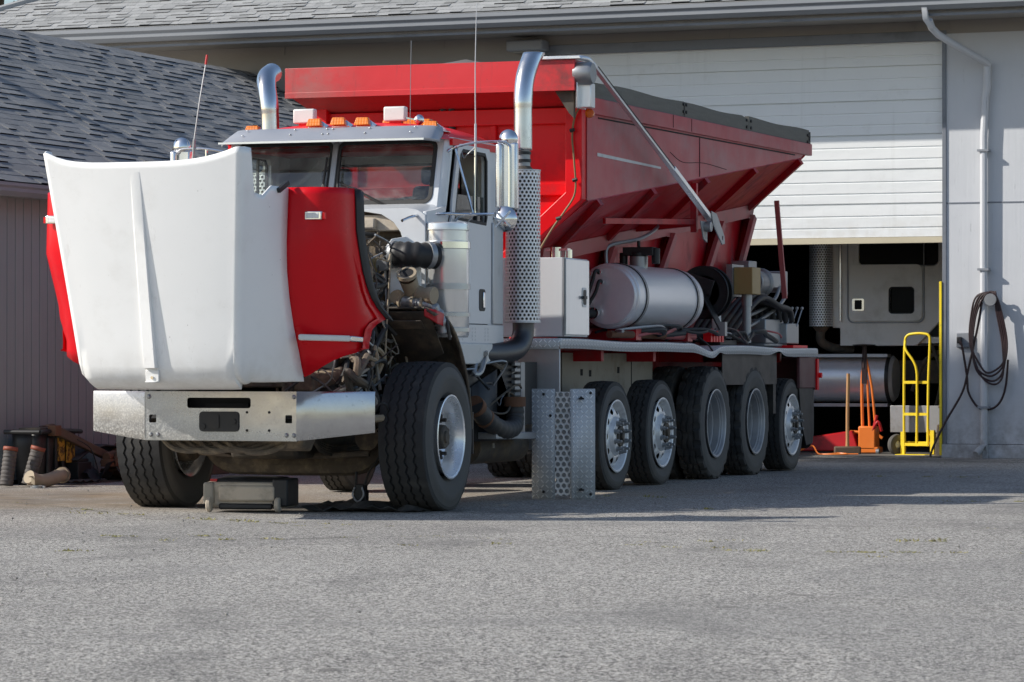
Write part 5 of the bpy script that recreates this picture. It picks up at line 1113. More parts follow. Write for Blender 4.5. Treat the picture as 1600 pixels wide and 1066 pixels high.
# hydraulic oil tank
b=MB(); tx,tz,tr_=.78,1.77,.305
b.lathe([(0,5.51),(.262,5.52),(.276,5.528),(.280,5.55),(.294,5.553),(tr_,5.565),(tr_,7.62),(.297,7.66),(.2,7.70),(0,7.71)],(tx,0,tz),'y',72); tk=part(b,'oil_tank','alu_tank',smooth=24)
for y in(5.78,7.45):
    b=MB(); b.lathe([(tr_+.002,-.022),(tr_+.010,-.022),(tr_+.010,.022),(tr_+.002,.022)],(tx,y,tz),'y',56,close=True); sp_=part(b,'tank_strap','steel',parent=tk); b=MB()
    for q in(-.027,.027): b.lathe([(tr_+.002,q-.005),(tr_+.009,q-.005),(tr_+.009,q+.005),(tr_+.002,q+.005)],(tx,y,tz),'y',56,close=True)
    part(b,'strap_rubber','seal',parent=sp_)
for p in([(.62,5.49,1.98),(.60,5.40,1.97),(.57,5.36,1.86),(.56,5.4,1.76)],[(.72,5.49,1.99),(.70,5.40,2.0),(.68,5.36,1.9),(.62,5.3,1.7),(.52,5.1,1.5),(.45,4.9,1.4)],[(.74,5.49,1.90),(.74,5.38,1.90),(.72,5.34,1.8),(.66,5.3,1.68),(.6,5.2,1.5),(.5,5.0,1.38)],[(.60,5.49,1.95),(.54,5.35,1.94),(.46,5.3,1.85),(.42,5.2,1.75)]):
    b=MB(); b.tube(p,.017,10,6); part(b,'hydraulic_hose','seal')
for p,r_ in(([(.66,5.5,1.61),(.62,5.38,1.60),(.5,5.25,1.55),(.4,5.1,1.48)],.045),([(.56,5.5,1.72),(.53,5.38,1.70),(.48,5.2,1.62),(.4,4.9,1.5)],.04),([(.5,5.5,1.63),(.52,5.3,1.55),(.58,5.1,1.42),(.5,4.9,1.38)],.03)):
    b=MB(); b.tube(p,r_,16,6); part(b,'hydraulic_hose','seal')
b=MB()
for x,z,r_ in((.62,1.98,.028),(.72,1.99,.022),(.74,1.9,.022),(.66,1.61,.055),(.56,1.72,.05)): b.cyl((x,5.485,z),(x,5.44,z),r_,12)
part(b,'hose_fitting','chrome',parent=tk)
for y in(5.7,7.37): part(MB().box(.5,1.0,y,y+.16,1.36,1.47),'tank_cradle','red_dark')
# filters, reel, control box, valves, hoses
b=MB(); b.cyl((.82,6.35,2.0),(.82,6.35,2.20),.085,20); b.box(.68,.98,6.28,6.42,2.17,2.25); b.cyl((.99,6.35,2.09),(.99,6.35,2.24),.04,12); b.cyl((.67,6.35,1.95),(.67,6.35,2.2),.04,12); b.cyl((.82,6.35,2.25),(.82,6.35,2.31),.018,8); fl=part(b,'oil_filter','black',bevel=.006); b=MB(); b.cyl((.82,6.35,2.03),(.82,6.35,2.16),.088,20); part(b,'filter_can','steel',parent=fl)
b=MB(); b.tube([(.62,6.0,2.0),(.60,6.02,2.20),(.64,6.1,2.27),(.80,6.4,2.33),(.86,6.7,2.42),(.88,6.9,2.52)],.018,10,6); part(b,'hydraulic_hose','steel')
b=MB()
for x in(0,.16): b.lathe([(.09,0),(.235,0),(.262,-.012),(.27,.0),(.262,.016),(.235,.012),(.09,.012)],(.88,8.30+x,1.86),'y',44,close=True)
b.lathe([(0,.0),(.17,.0),(.17,.16),(0,.16)],(.88,8.30,1.86),'y',30); b.cyl((.88,8.22,1.86),(.88,8.55,1.86),.06,16); rl=part(b,'hose_reel','black')
b=MB(); b.bar((.88,8.24,1.88),(1.10,8.22,1.48),.13,.02); b.bar((.70,8.23,2.0),(1.0,8.23,1.90),.02,.15); b.box(.84,1.06,8.3,8.9,1.33,1.38); part(b,'reel_arm','black',parent=rl,bevel=.006); b=MB(); b.box(1.06,1.15,8.16,8.24,1.42,1.56); part(b,'hose_guide','steel',parent=rl)
b=MB(); b.tube([(1.12,8.2,1.50),(1.16,8.5,1.48),(1.14,8.9,1.38),(1.12,9.1,1.35)],.012,8); part(b,'hose','cable')
b=MB(); b.box(.92,1.12,9.28,9.60,1.86,2.14); cb=part(b,'control_box','cardboard',bevel=.008); b=MB(); b.box(.86,.92,9.22,9.66,1.84,2.17); part(b,'back_plate','steel',parent=cb); b=MB(); b.cyl((1.02,9.42,1.86),(1.02,9.42,1.36),.045,12); b.cyl((1.02,9.42,1.86),(1.02,9.42,1.74),.055,12); part(b,'control_box_post','steel')
b=MB(); b.box(.78,.84,8.95,9.1,1.45,1.72); part(b,'white_canister','whiteplastic',bevel=.01)
# hydraulic motor at the back of the hopper
b=MB(); b.cyl((.74,10.6,2.02),(.74,10.95,2.02),.13,20); b.lathe([(.13,0),(.16,.01),(.16,.05),(.13,.06)],(.74,10.9,2.02),'y',20); b.box(.66,.84,11.0,11.6,1.97,2.13); b.box(.6,.86,11.5,11.64,1.93,2.16); b.cyl((.7,10.2,2.1),(.7,10.6,2.1),.09,16); b.box(.6,.8,10.3,10.6,2.12,2.24); part(b,'hydraulic_motor','steel',bevel=.01)
for p in([(.78,11.45,2.02),(.85,11.3,1.95),(.88,10.9,1.80),(.85,10.3,1.68),(.8,9.9,1.62)],[(.84,11.5,2.0),(.93,11.3,1.9),(.95,10.9,1.76),(.9,10.3,1.6),(.84,9.9,1.5)]):
    b=MB(); b.tube(p,.02,10,6); part(b,'hydraulic_hose','steel')
b=MB(); b.bar((.95,10.85,2.90),(1.0,11.0,1.85),.035,.05,up=(1,0,0)); part(b,'rear_brace','pink')
b=MB(); b.box(.55,1.0,10.2,11.1,1.33,1.36); b.box(.62,.98,10.3,11.0,1.36,1.62); b.box(.7,1.05,10.9,11.4,1.36,1.58); vb=part(b,'valve_block','steel',bevel=.012)
b=MB(); b.box(.9,1.12,10.9,11.5,1.315,1.345); part(b,'valve_tray','red',parent=vb)
for k in range(6):
    b=MB(); x=.80+k*.05; y=11.2+k*.02; b.tube([(x,y,1.55),(x+.015,y+.05,1.64),(x+.03,y+.12,1.74)],.008,6,3); b.lathe([(0,-.018),(.018,-.01),(.018,.01),(0,.018)],(x+.03,y+.12,1.75),'z',10); part(b,'valve_lever','steel',parent=vb)
for k in range(7):
    x=.62+k*.055; y0=9.55+k*.05
    b=MB(); b.tube([(x-.1,9.0+.05*k,1.40),(x-.03,9.25+.06*k,1.62),(x+.03,y0+.3,1.84+.02*(k%3)),(x+.10,y0+.75,1.88-.02*k),(x+.13,y0+1.05,1.78-.01*k),(x+.13,y0+1.15,1.60)],.030,12,7); part(b,'hydraulic_hose','hose')
random.seed(33)
for k in range(34):
    x=random.uniform(.62,1.08); y=random.uniform(5.0,9.6); z=1.38+random.uniform(0,.06)
    p=[(x,y,z)]
    for j in range(4): x=min(max(x+random.gauss(0,.14),.55),1.12); y=y+random.uniform(.15,.55); z=1.375+random.uniform(0,.12); p.append((x,min(y,10.4),z))
    b=MB(); b.tube(p,random.choice([.010,.014,.02,.028,.016]),8,6); part(b,'hydraulic_hose',random.choice(['hose','hose','steel','seal','pink','hose']))
for k in range(5):
    y=5.2+k*.5; b=MB(); b.cyl((.9,y,1.41),(1.0,y+.38,1.41),.035,12); part(b,'pipe_section',random.choice(['pink','rust','steel']))
b=MB()
for k in range(5): b.box(1.0,1.08,7.9+k*.1,7.96+k*.1,1.36,1.47)
part(b,'manifold','red')
b=MB(); b.tube([(1.12,7.35,1.40),(1.19,7.42,1.33),(1.215,7.5,1.27),(1.16,7.6,1.30)],.008,6); part(b,'hose','seal')
# ---- behind the steer wheel: batteries, steps, loose intake pipe
b=MB(); b.box(.62,.98,1.15,1.55,.72,1.10); part(b,'battery_box','black',bevel=.01)
b=MB()
for k in range(9): b.box(.985,.992,1.17+k*.04,1.19+k*.04,.74,.94)
part(b,'finned_cooler','steel')
b=MB(); b.hexa([(.95,1.45,.52),(1.16,1.45,.52),(1.16,2.55,.50),(.95,2.55,.50),(.95,1.45,.575),(1.16,1.45,.575),(1.16,2.55,.56),(.95,2.55,.56)]); b.add([(.95,1.5,.55),(.95,2.5,.55),(.95,2.1,.95)],[(0,1,2)]); part(b,'step','alu_dull',bevel=.008)
b=MB(); b.add([(1.0,1.3,.50),(1.0,2.55,.50),(1.0,1.95,1.1),(1.0,1.3,.95)],[(0,1,2,3)]); part(b,'step_bracket','black',solid=.01)
b=MB(); b.tube([(1.10,1.08,.80),(1.13,1.30,.68),(1.14,1.60,.60),(1.14,1.86,.60),(1.12,2.0,.66),(1.11,2.03,.80)],lambda t:.075+.004*cos(t*90),20,8); lp=part(b,'intake_pipe','hose')
for p,q,r_ in (((1.11,2.03,.78),(1.11,2.03,.86),.092),((1.10,1.08,.80),(1.105,1.14,.775),.085),((1.12,1.25,.705),(1.122,1.30,.685),.081)): part(MB().cyl(p,q,r_,20),'pipe_cuff','rust',parent=lp)
b=MB(); b.box(.7,1.0,1.9,2.9,.62,1.15); part(b,'air_tank_rack','black')
random.seed(5)
for k in range(30):
    x=random.uniform(.7,1.02); y=random.uniform(1.0,2.8); z=random.uniform(.75,1.18); p=[(x,y,z)]
    for j in range(4): x=min(max(x+random.gauss(0,.08),.7),1.10); y+=random.gauss(.08,.16); z=min(max(z+random.gauss(0,.12),.66),1.22); p.append((x,y,z))
    b=MB(); b.tube(p,random.choice([.006,.009,.012,.022]),7,5); part(b,'hose',random.choice(['hose','hose','grime','steel']))
b=MB(); b.plate(rr(2.35,2.45,.5,1.15,.02),[],FX(1.04),.01); 
for k in range(9): b.box(1.02,1.05,2.2,2.34,.72+k*.05,.745+k*.05)
part(b,'rod_bracket','steel')
b=MB(); b.cyl((.78,1.7,.45),(.78,2.9,.45),.15,18); part(b,'air_tank','grime')
b=MB(); b.lathe([(0,0),(.012,0),(.012,.04),(0,.04)],(1.02,1.75,.44),'z',8); part(b,'drain_valve','tan')
# ------------------------------------------------------------------ things around the truck
# folded tread-plate guard standing on the ground
gd_=thing('tread_plate_guard','folded silver tread plate guard with a punched strip standing upright beside the rear tyres','metal guard',(1.14,2.42,0))
prof=[(0,.0),(.012,-.012),(.10,-.02),(.185,.0),(.19,.0)]
def sheet(pr,z0,z1,tilt=0):
    b=MB(); L=[0]
    for a,c in zip(pr,pr[1:]): L.append(L[-1]+math.dist(a,c))
    b.grid([[(p[0],p[1]+tilt*z,z) for p in pr] for z in(z0,z1)],[[(l,z) for l in L] for z in(z0,z1)]); return b

sheet([(-.03,.05),(-.018,0),(.10,-.005),(.155,.0),(.185,.01)],.0,.925).build('left_panel','tread',gd_,solid=.005,smooth=25)
sheet([(.185,.008),(.315,.02)],.03,.90).build('punched_strip','perf_big',gd_,solid=.003,smooth=0)
sheet([(.185,.03),(.315,.042)],.03,.90).build('backing_plate','steel',gd_,solid=.003,smooth=0)
sheet([(.315,.02),(.322,-.005),(.345,-.005),(.372,.05),(.50,.13)],.0,.925).build('right_panel','tread',gd_,solid=.005,smooth=25)
for x,y,z in((.09,-.012,.88),(.09,-.012,.06),(.40,.06,.85),(.40,.06,.08),(.47,.10,.89),(.47,.10,.04),(.15,-.008,.70)): MB().lathe([(0,-.004),(.011,-.004),(.013,0)],(x,y,z),'y',10).build('fastener','black',gd_)
for z in(.835,.07): MB().box(.385,.43,.035,.05,z,z+.015).build('latch_bar','black',gd_)
# plastic tool case lying on its side under the bumper
tc=thing('tool_case','dusty grey plastic wheeled tool case lying on the asphalt under the bumper','tool case',(-.03,-.86,0),R(8)); tc.scale=(1.06,1.06,1.14)
b=MB(); b.hexa([(-.30,-.0,.03),(.30,-.0,.03),(.30,.30,.03),(-.30,.30,.03),(-.31,-.02,.20),(.31,-.02,.20),(.31,.30,.22),(-.31,.30,.22)]); b.build('body','plasticgrey',tc,bevel=.025,seg=3)
b=MB(); b.hexa([(-.20,-.035,.075),(.22,-.035,.075),(.22,.02,.075),(-.20,.02,.075),(-.20,-.04,.175),(.22,-.04,.175),(.22,.02,.19),(-.20,.02,.19)]); b.build('lid_panel','plasticgrey',tc,bevel=.015)
b=MB(); b.hexa([(-.24,.0,.20),(.27,-.0,.20),(.26,.28,.215),(-.22,.28,.225),(-.23,.02,.225),(.25,.02,.222),(.24,.26,.235),(-.2,.26,.24)]); b.box(.20,.315,-.03,.28,.04,.225); b.box(-.2,.2,-.03,.0,.02,.06); b.build('frame','black',tc,bevel=.012)
b=MB(); b.box(-.315,-.235,-.035,.02,.055,.20); b.build('corner_guard','tan',tc,bevel=.015)
b=MB(); b.box(-.27,-.22,-.0,.02,.205,.222); b.build('latch','jackred',tc)
for x in(-.265,.245):
    b=MB(); b.lathe([(0,-.018),(.042,-.018),(.05,-.01),(.05,.01),(.042,.018),(0,.018)],(x,-.035,.052),'x',20); b.build('wheel','plasticgrey',tc)
# crumpled plastic sheet
random.seed(8); rows=[]
for i in range(16):
    rows.append([(.32+i*.06+random.uniform(-.01,.01),-.62+j*.075+random.uniform(-.015,.015)+i*.012,max(.006,.03+.035*random.gauss(0,1)*(.4+.6*sin(i*.5)**2)+(.06 if j==3 and 5<i<9 else 0))) for j in range(8)])
b=MB(); b.grid(rows); tag(b.build('plastic_sheet',mat('dirty_plastic_sheet',(.05,.048,.045),.4,0,.4,8,dirt=(.2,.19,.17)),smooth=0,solid=.002),'crumpled dark plastic sheet on the ground beside the tool case','plastic sheet')
rows=[[(.28+i*.08,-.28+j*.10+.01*i,.012+.012*random.random()) for j in range(5)] for i in range(7)]
b=MB(); b.grid(rows); tag(b.build('cardboard_sheet',mat('pale_card',(.34,.35,.37),.7,0,.1,5),solid=.003,smooth=0),'pale flat sheet lying under the front axle','sheet')
# hanging work light / chain hoist hook beside the steer tyre
cl_=thing('chain_hook','dark hook block with a chain resting on the ground beside the front tyre','chain hook',(.66,-.24,0))
b=MB(); b.box(-.05,.05,-.03,.04,.0,.16); b.box(-.035,.035,-.045,.05,.03,.20); b.cyl((-.04,0,.16),(-.04,0,.30),.012,8); b.build('body','black',cl_,bevel=.012)
b=MB(); b.tube([(-.03,-.055,.18),(-.045,-.06,.12),(0,-.065,.07),(.045,-.06,.12),(.03,-.055,.18)],.008,8); b.build('hook','steel',cl_)
b=MB(); b.tube([(.03,0,.19),(.06,.02,.30),(.12,.05,.40),(.17,.08,.55)],.009,6); b.tube([(.05,0,.03),(.15,-.02,.02),(.28,.03,.015),(.42,0,.02)],.014,6); b.build('chain','hose',cl_)
# ---- junk against the wing wall
jb=thing('black_bin','broken black plastic bin with yellow marks leaning among scrap beside the grey wall','bin',(-4.45,4.35,0),R(4))
b=MB(); rows=[]
for z,w_1,d1 in((0,.24,.36),(.15,.25,.40),(.35,.27,.44),(.50,.28,.46)):
    rows.append([(x,y,z) for x,y in rr(-w_1/2-.03,w_1/2,-d1,d1,.08,3)]+[(w_1/2,-d1+.08,z)][:0])
for r_ in rows: r_.append(r_[0])
b.grid(rows); b.build('body','black',jb,solid=.01)
b=MB(); b.lathe([(.0,0)],(0,0,0),'z',4) if 0 else b.tube([(.16,-.50,.50),(.17,0,.505),(.16,.48,.49)],.022,8,3); b.tube([(.16,-.50,.5),(-.2,-.50,.5)],.022,8,0); b.build('rim','black',jb)
b=MB()
for y in(-.28,-.1,.06,.25): b.box(.13,.165,y-.022,y+.022,.03,.45)
b.build('rib','black',jb,bevel=.012)
b=MB(); b.box(.166,.172,-.10,.06,.22,.44); b.box(.166,.172,.10,.30,.20,.42); b.build('yellow_mark','yellowmark',jb)
b=MB(); b.box(-.1,.12,-.40,.02,.46,.54); b.tube([(.0,-.15,.54),(.08,.0,.56),(.1,.1,.50)],.012,6); b.build('radiator_scrap','dusty',jb,bevel=.03)
t=thing('scrap_beam','long rusty brown steel beam leaning down across the black bin','steel beam',(-4.25,4.7,0))
b=MB(); b.bar((0,-.55,.52),(.02,1.0,.12),.05,.085); b.build('beam','pallet',t,bevel=.01); b=MB(); b.box(-.04,.05,-.62,-.50,.46,.56); b.cyl((0,.75,.24),(.05,.8,.27),.05,10); b.cyl((0,1.0,.14),(.05,1.02,.16),.07,12); b.build('bracket','rust',t,bevel=.01)
t=thing('scrap_guard','dark curved plastic guard lying behind the steel beam','scrap',(-4.35,5.2,0)); b=MB(); rows=[[(x,y-.1,.34*max(.05,cos((y-.1)*1.5))-.0) for y in(-.5,-.3,-.1,.1,.3,.5,.7)] for x in(-.2,.12)]; b.grid(rows); b.build('panel','black',t,solid=.02)
t=thing('rusty_drum','rusty round brake drum lying beside the wall behind the front tyre','brake drum',(-4.2,5.62,0)); b=MB(); b.lathe([(.10,0),(.20,.0),(.22,.03),(.215,.16),(.19,.17),(.185,.03),(.10,.02)],(0,0,0),'x',30); o_=b.build('drum','rust',t); o_.location=(-.05,0,.215); o_.rotation_euler=(0,R(8),R(-20))
b=MB(); b.cyl((-.15,.12,.32),(.02,.2,.34),.10,16); b.box(-.2,0,-.1,.3,.0,.1); b.build('hub_scrap','grime',t,bevel=.015)
def bellows(x,y,lab,tx):
    t=thing('bellows_hose',lab,'hose',(x,y,0),group=None)
    b=MB(); d=Vector((tx,.05,.34)); n=26; pts=[Vector((0,0,.02))+d*i/n for i in range(n+1)]
    b.tube(pts,lambda q:.062+.0035*cos(q*2*PI*9),18,0,cap=False); b.build('body','bellows',t,solid=.006)
    b=MB(); b.tube([pts[-3],pts[-1]+d.normalized()*.01],.069,18,0,cap=False); b.build('rim','bellowsrim',t,solid=.006)
bellows(-4.36,3.40,'grey ribbed hose with a brown rim, left of two leaning on the bin',.02)
bellows(-4.25,3.62,'grey ribbed hose with a bright orange rim, right of two leaning on the bin',.08)
t=thing('elbow_pipe','dusty beige elbow pipe lying in front of the bellows hoses','pipe',(-4.05,3.65,0)); b=MB(); b.tube([(-.06,-.28,.10),(-.03,-.16,.06),(0,0,.065),(0,.16,.09),(0,.26,.10)],.062,18,6); b.lathe([(.06,-.01),(.075,-.01),(.075,.02),(.06,.02)],(0,.27,.10),'y',20,close=True); b.build('pipe','pipebeige',t); 
t=thing('hose_clamp_ring','shiny steel hose clamp ring lying on the ground before the elbow pipe','clamp',(-3.98,3.28,0)); b=MB(); b.lathe([(.055,.0),(.06,.0),(.06,.025),(.055,.025)],(0,0,0),'z',24,close=True); b.box(.055,.085,-.015,.015,.005,.022); b.build('ring','steel',t)
t=thing('channel_clip','small pale bent metal bracket standing beside the elbow pipe','bracket',(-4.03,3.28,0)); b=MB(); b.box(-.005,.005,-.06,.0,.10,.11); b.box(-.005,.03,-.005,.005,.03,.11); b.box(-.005,.005,-.09,.0,.03,.04); b.build('bracket','pipebeige',t)
t=thing('thin_cable','thin grey cable looping over the scrap down to the ground','cable',(-4.15,4.75,0)); b=MB(); b.tube([(0,-.32,.42),(0,-.05,.33),(.02,.05,.15),(.03,.1,.03),(.05,.35,.012),(.03,.6,.015),(0,.75,.08),(-.02,.8,.2)],.006,6); b.build('cable','hose',t)
# timbers lying far behind, under the truck
for k,(y,l,lab) in enumerate(((8.2,1.0,'short brown timber lying by the wall seen under the bumper'),(7.1,.7,'stubby dark timber block beside the wall seen left of the brown timber'))):
    b=MB(); b.box(-4.3+k*.0,-4.1,y,y+l,.0,.20 if k==0 else .26); tag(b.build('timber','pallet',bevel=.01),lab,'timber')
# ---- hose, socket and cord on the right wall (workshop frame)
def wall_pt(px,z,off=.05): p=WO+WE*px-WN*off; return (p.x,p.y,z)
sk_=thing('wall_socket','grey electrical socket box with a black plug on the right wall','socket',WO+WE*-.28)
b=MB(); b.box(-.075,.09,-.05,0,1.35,1.53); b.build('box','gutterm',sk_,bevel=.008); b=MB(); b.box(-.06,.0,-.10,-.05,1.40,1.48); b.build('plug','black',sk_,bevel=.01); sk_.rotation_euler=(0,0,WA)
for w_2 in range(1):
    t=thing('coiled_air_hose','dark red hose coiled over a bracket on the downspout of the right wall','hose',(0,0,0))
    for k,(dx,bot) in enumerate(((0,1.0),(.03,.94),(-.02,1.04),(.05,.90))):
        b=MB(); b.tube([wall_pt(.10+dx,2.02,.12),wall_pt(.02-.03*k,1.98,.14),wall_pt(-.09-.02*k,1.75,.12),wall_pt(-.14-.01*k,1.4,.10),wall_pt(-.10+.02*k,bot+.12,.11),wall_pt(.08+dx,bot,.12),wall_pt(.24,bot+.12,.11),wall_pt(.29-.02*k,1.4,.10),wall_pt(.22-.02*k,1.8,.12),wall_pt(.16,1.98,.14),wall_pt(.10+dx,2.03,.13)],.0125,8,6); b.build('loop','cable',t)
    b=MB(); b.cyl(wall_pt(.10,1.93,.0),wall_pt(.10,1.93,.16),.05,14); b.cyl(wall_pt(.10,1.93,.15),wall_pt(.10,1.93,.18),.075,14); b.build('bracket','steel',t)
t=thing('power_cord','long dark cord hanging from the coil and trailing past the socket to the ground','cord',(0,0,0))
b=MB(); b.tube([wall_pt(-.30,1.43,.1),wall_pt(-.27,1.36,.1),wall_pt(-.22,1.0,.06),wall_pt(-.20,.8,.06),wall_pt(-.08,.62,.06),wall_pt(.08,.60,.06),wall_pt(.2,.70,.06),wall_pt(.27,.9,.08),wall_pt(.30,1.2,.1)],.014,8,7)
b.tube([wall_pt(-.02,1.9,.12),wall_pt(-.08,1.6,.08),wall_pt(-.2,1.1,.06),wall_pt(-.28,.8,.06),wall_pt(-.48,.45,.08),wall_pt(-.62,.15,.12),wall_pt(-.66,.02,.14)],.014,8,7); b.build('cord','cable',t)
# ---- inside the bay
it=thing('semi_truck','grey sleeper truck parked sideways inside the dark workshop bay','truck',(0,0,0))
b=MB(); o=[(-.40,1.62),(-.30,1.62),(-.30,1.39),(.72,1.39),(1.02,1.70),(1.9,1.70),(1.9,3.6),(-.40,3.6)]
b.plate(o,[rr(-.05,1.0,2.42,3.1,.08),rr(.35,.69,1.80,2.15,.05)],FY(18.55),.05); b.build('cab','shoptruck',it,bevel=.01)
b=MB(); b.plate(rr(.36,.68,1.81,2.14,.045),[],FY(18.58),.01); b.plate(rr(-.04,.99,2.43,3.09,.07),[],FY(18.58),.01); b.build('window','darkglass',it)
seal(rr(.35,.69,1.80,2.15,.05),FY(18.535),.03,.012,par=it)
do=rr(-.20,.82,1.68,3.3,.09); di=rr(-.188,.808,1.692,3.29,.085)
b=MB(); b.plate(do,[di],FY(18.53),.022); b.build('door_seam','gutterm',it)
b=MB(); b.plate([(p[0],p[1]) for p in rr(-.175,.795,1.705,2.44,.08)],[rr(.35,.69,1.80,2.15,.05)],FY(18.525),.02); b.build('door','shoptruck',it,bevel=.004)
b=MB(); b.plate(rr(-.13,.03,1.84,2.0,.02),[],FY(18.51),.012); dh=b.build('door_handle','chrome_soft',it,bevel=.004); b=MB(); b.plate(rr(-.095,.0,1.86,1.98,.01),[],FY(18.505),.006); b.build('handle_cup','darkglass',dh)
b=MB(); b.box(-.30,-.27,18.50,18.53,1.70,3.4); b.build('grab_rail','chrome_soft',it,bevel=.008)
b=MB(); b.lathe([(.155,1.64),(.155,3.2)],(-.54,18.5,0),'z',56,uvR=.155); hs=b.build('heat_shield','perf',it,smooth=60); b=MB(); b.lathe([(0,1.5),(.12,1.64),(.12,3.2)],(-.54,18.5,0),'z',24); b.tube([(-.54,18.5,1.6),(-.54,18.5,1.45),(-.4,18.6,1.36),(-.2,18.8,1.35)],.06,14); b.build('muffler','grime',hs)
b=MB(); b.lathe([(0,-.9),(.26,-.88),(.30,-.84),(.30,.36),(.26,.40),(0,.41)],(0,18.75,.96),'x',36); ft=b.build('fuel_tank','alu_tank',it,smooth=30)
b=MB(); b.box(-.9,.36,18.42,18.62,1.24,1.28); b.box(-.9,.36,18.42,18.62,.60,.64); b.build('tank_step','alu_dull',ft); b=MB(); b.lathe([(.302,-.02),(.312,-.02),(.312,.03),(.302,.03)],(.33,18.75,.96),'x',36,close=True); b.build('tank_strap','black',ft)
b=MB(); b.tube([(1.10,18.7,1.35),(.8,18.7,1.2),(.62,18.7,.8)],.03,8); b.tube([(.9,18.6,1.4),(1.05,18.5,1.0),(.95,18.5,.5)],.025,8); b.box(-1.5,2.5,18.95,19.1,.9,1.2); b.build('frame_rail','grime',it)
for x in (1.55,): 
    tm=tyre_mb(.5,.3,.28,'rib'); to=tm.build('tyre',['rubber','rubber_side'],it); to.location=(x,18.7,.49); to.rotation_euler=(0,0,-PI/2)
    b=MB(); b.lathe([(.29,0),(.28,-.06),(.2,-.1),(0,-.1)],(0,0,0),'x',28); w3=b.build('wheel','chrome_soft',it); w3.location=(x,18.69,.49); w3.rotation_euler=(0,0,-PI/2)
b=MB(); b.box(.35,2.2,18.62,21,1.42,1.5); b.box(-.38,1.9,20.9,21,1.4,3.6); b.box(-.4,1.9,18.6,21,3.55,3.6); b.build('cab_rear','shoptruck',it)
# yellow hand truck
ht=thing('hand_truck','yellow upright hand truck with two rubber wheels parked in the bay opening','hand truck',(.98,17.35,0),R(-10)); r_=.017
b=MB(); b.tube([(-.16,0,.12),(-.16,0,.9),(-.15,.0,1.38),(-.12,0,1.50),(-.02,0,1.53),(.10,0,1.53),(.18,0,1.50),(.19,0,1.38),(.17,0,.9),(.16,0,.12)],r_,10,5)
b.tube([(-.14,0,1.44),(-.12,-.04,1.33),(.02,-.05,1.12),(.03,-.03,.8),(.01,0,.12)],r_*.95,10,5); fr_=b.build('frame','yellow',ht)
for z in(.92,.42+.1,.14):
    b=MB(); b.bar((-.16,-.01,z),(.165,-.01,z),.012,.035); b.build('crossbar','yellow',ht)
b=MB(); b.bar((-.19,.10,.16),(.19,.10,.16),.03,.03); b.bar((-.16,0,.35),(-.20,.10,.16),.02,.02); b.bar((.16,0,.35),(.20,.10,.16),.02,.02); b.box(-.2,-.15,-.02,.03,.02,.30); b.box(.2,.25,-.02,.03,.02,.32); b.build('axle_bracket','yellow',ht)
b=MB(); b.box(-.20,.20,-.20,.0,.005,.02); b.build('toe_plate','yellow',ht)
b=MB(); b.lathe([(.055,-.04),(.085,-.045),(.125,-.03),(.135,0),(.125,.03),(.085,.045),(.055,.04)],(0,0,0),'x',24,close=True); ty=b.build('tyre','rubber_side',ht); ty.location=(-.27,.02,.135); t2=clone(ty,ht,(.20,.12,.135)); t2.rotation_euler=(0,0,R(35)); ty.rotation_euler=(0,0,R(-25))
b=MB(); b.lathe([(0,-.03),(.03,-.03),(.055,-.012),(.055,.012),(.03,.03),(0,.03)],(0,0,0),'x',20); hb_=b.build('wheel','whiteplastic',ht); hb_.location=(-.27,.02,.135); hb_.rotation_euler=(0,0,R(-25)); h2=clone(hb_,ht,(.20,.12,.135)); h2.rotation_euler=(0,0,R(35))
# orange transmission jack
oj=thing('orange_floor_jack','orange upright workshop jack with a dark red handle standing in the bay','floor jack',(.28,17.7,0))
b=MB(); b.box(-.16,.16,-.12,.14,.02,.10); b.box(-.10,.12,-.12,.12,.06,.36); b.build('base','orange',oj,bevel=.015)
b=MB(); b.tube([(-.07,0,.3),(-.08,0,.9),(-.05,.0,1.2)],.020,8,3); b.tube([(.10,0,.3),(.05,0,.85),(-.02,0,1.2)],.016,8,3); b.tube([(.02,0,.3),(-.01,0,.95)],.014,8,0); b.build('upright','orange',oj)
b=MB(); b.tube([(-.05,0,1.1),(-.05,0,1.38)],.028,8,0); b.tube([(-.02,0,1.1),(-.03,0,1.38)],.014,8,0); b.box(-.08,-.01,-.02,.02,.9,1.2); b.build('column','cable',oj)
b=MB(); b.lathe([(0,0),(.14,.0),(.15,.012),(.0,.02)],(-.05,0,1.385),'z',18); b.build('saddle','black',oj)
for x in(-.15,.15): b=MB(); b.cyl((x-.02,-.1,.04),(x+.02,-.1,.04),.04,14); b.build('caster','steel',oj)
b=MB(); b.cyl((.1,-.1,.35),(.14,-.1,.5),.02,8); b.tube([(.08,-.1,.30),(.16,-.12,.42),(.2,-.1,.3)],.02,8); b.build('release_valve','jackred',oj)
# sledge hammer standing on its head
sh_=thing('sledge_hammer','sledge hammer with a wooden handle standing on its iron head','sledge hammer',(.10,17.35,0),R(15)); b=MB(); b.box(-.17,.17,-.06,.06,.0,.11); b.build('head','pallet',sh_,bevel=.02); b=MB(); b.tube([(0,0,.1),(.0,0,.5),(.01,0,1.03)],lambda t:.022+.004*(t<.15),10,3); b.build('handle','woodhandle',sh_)
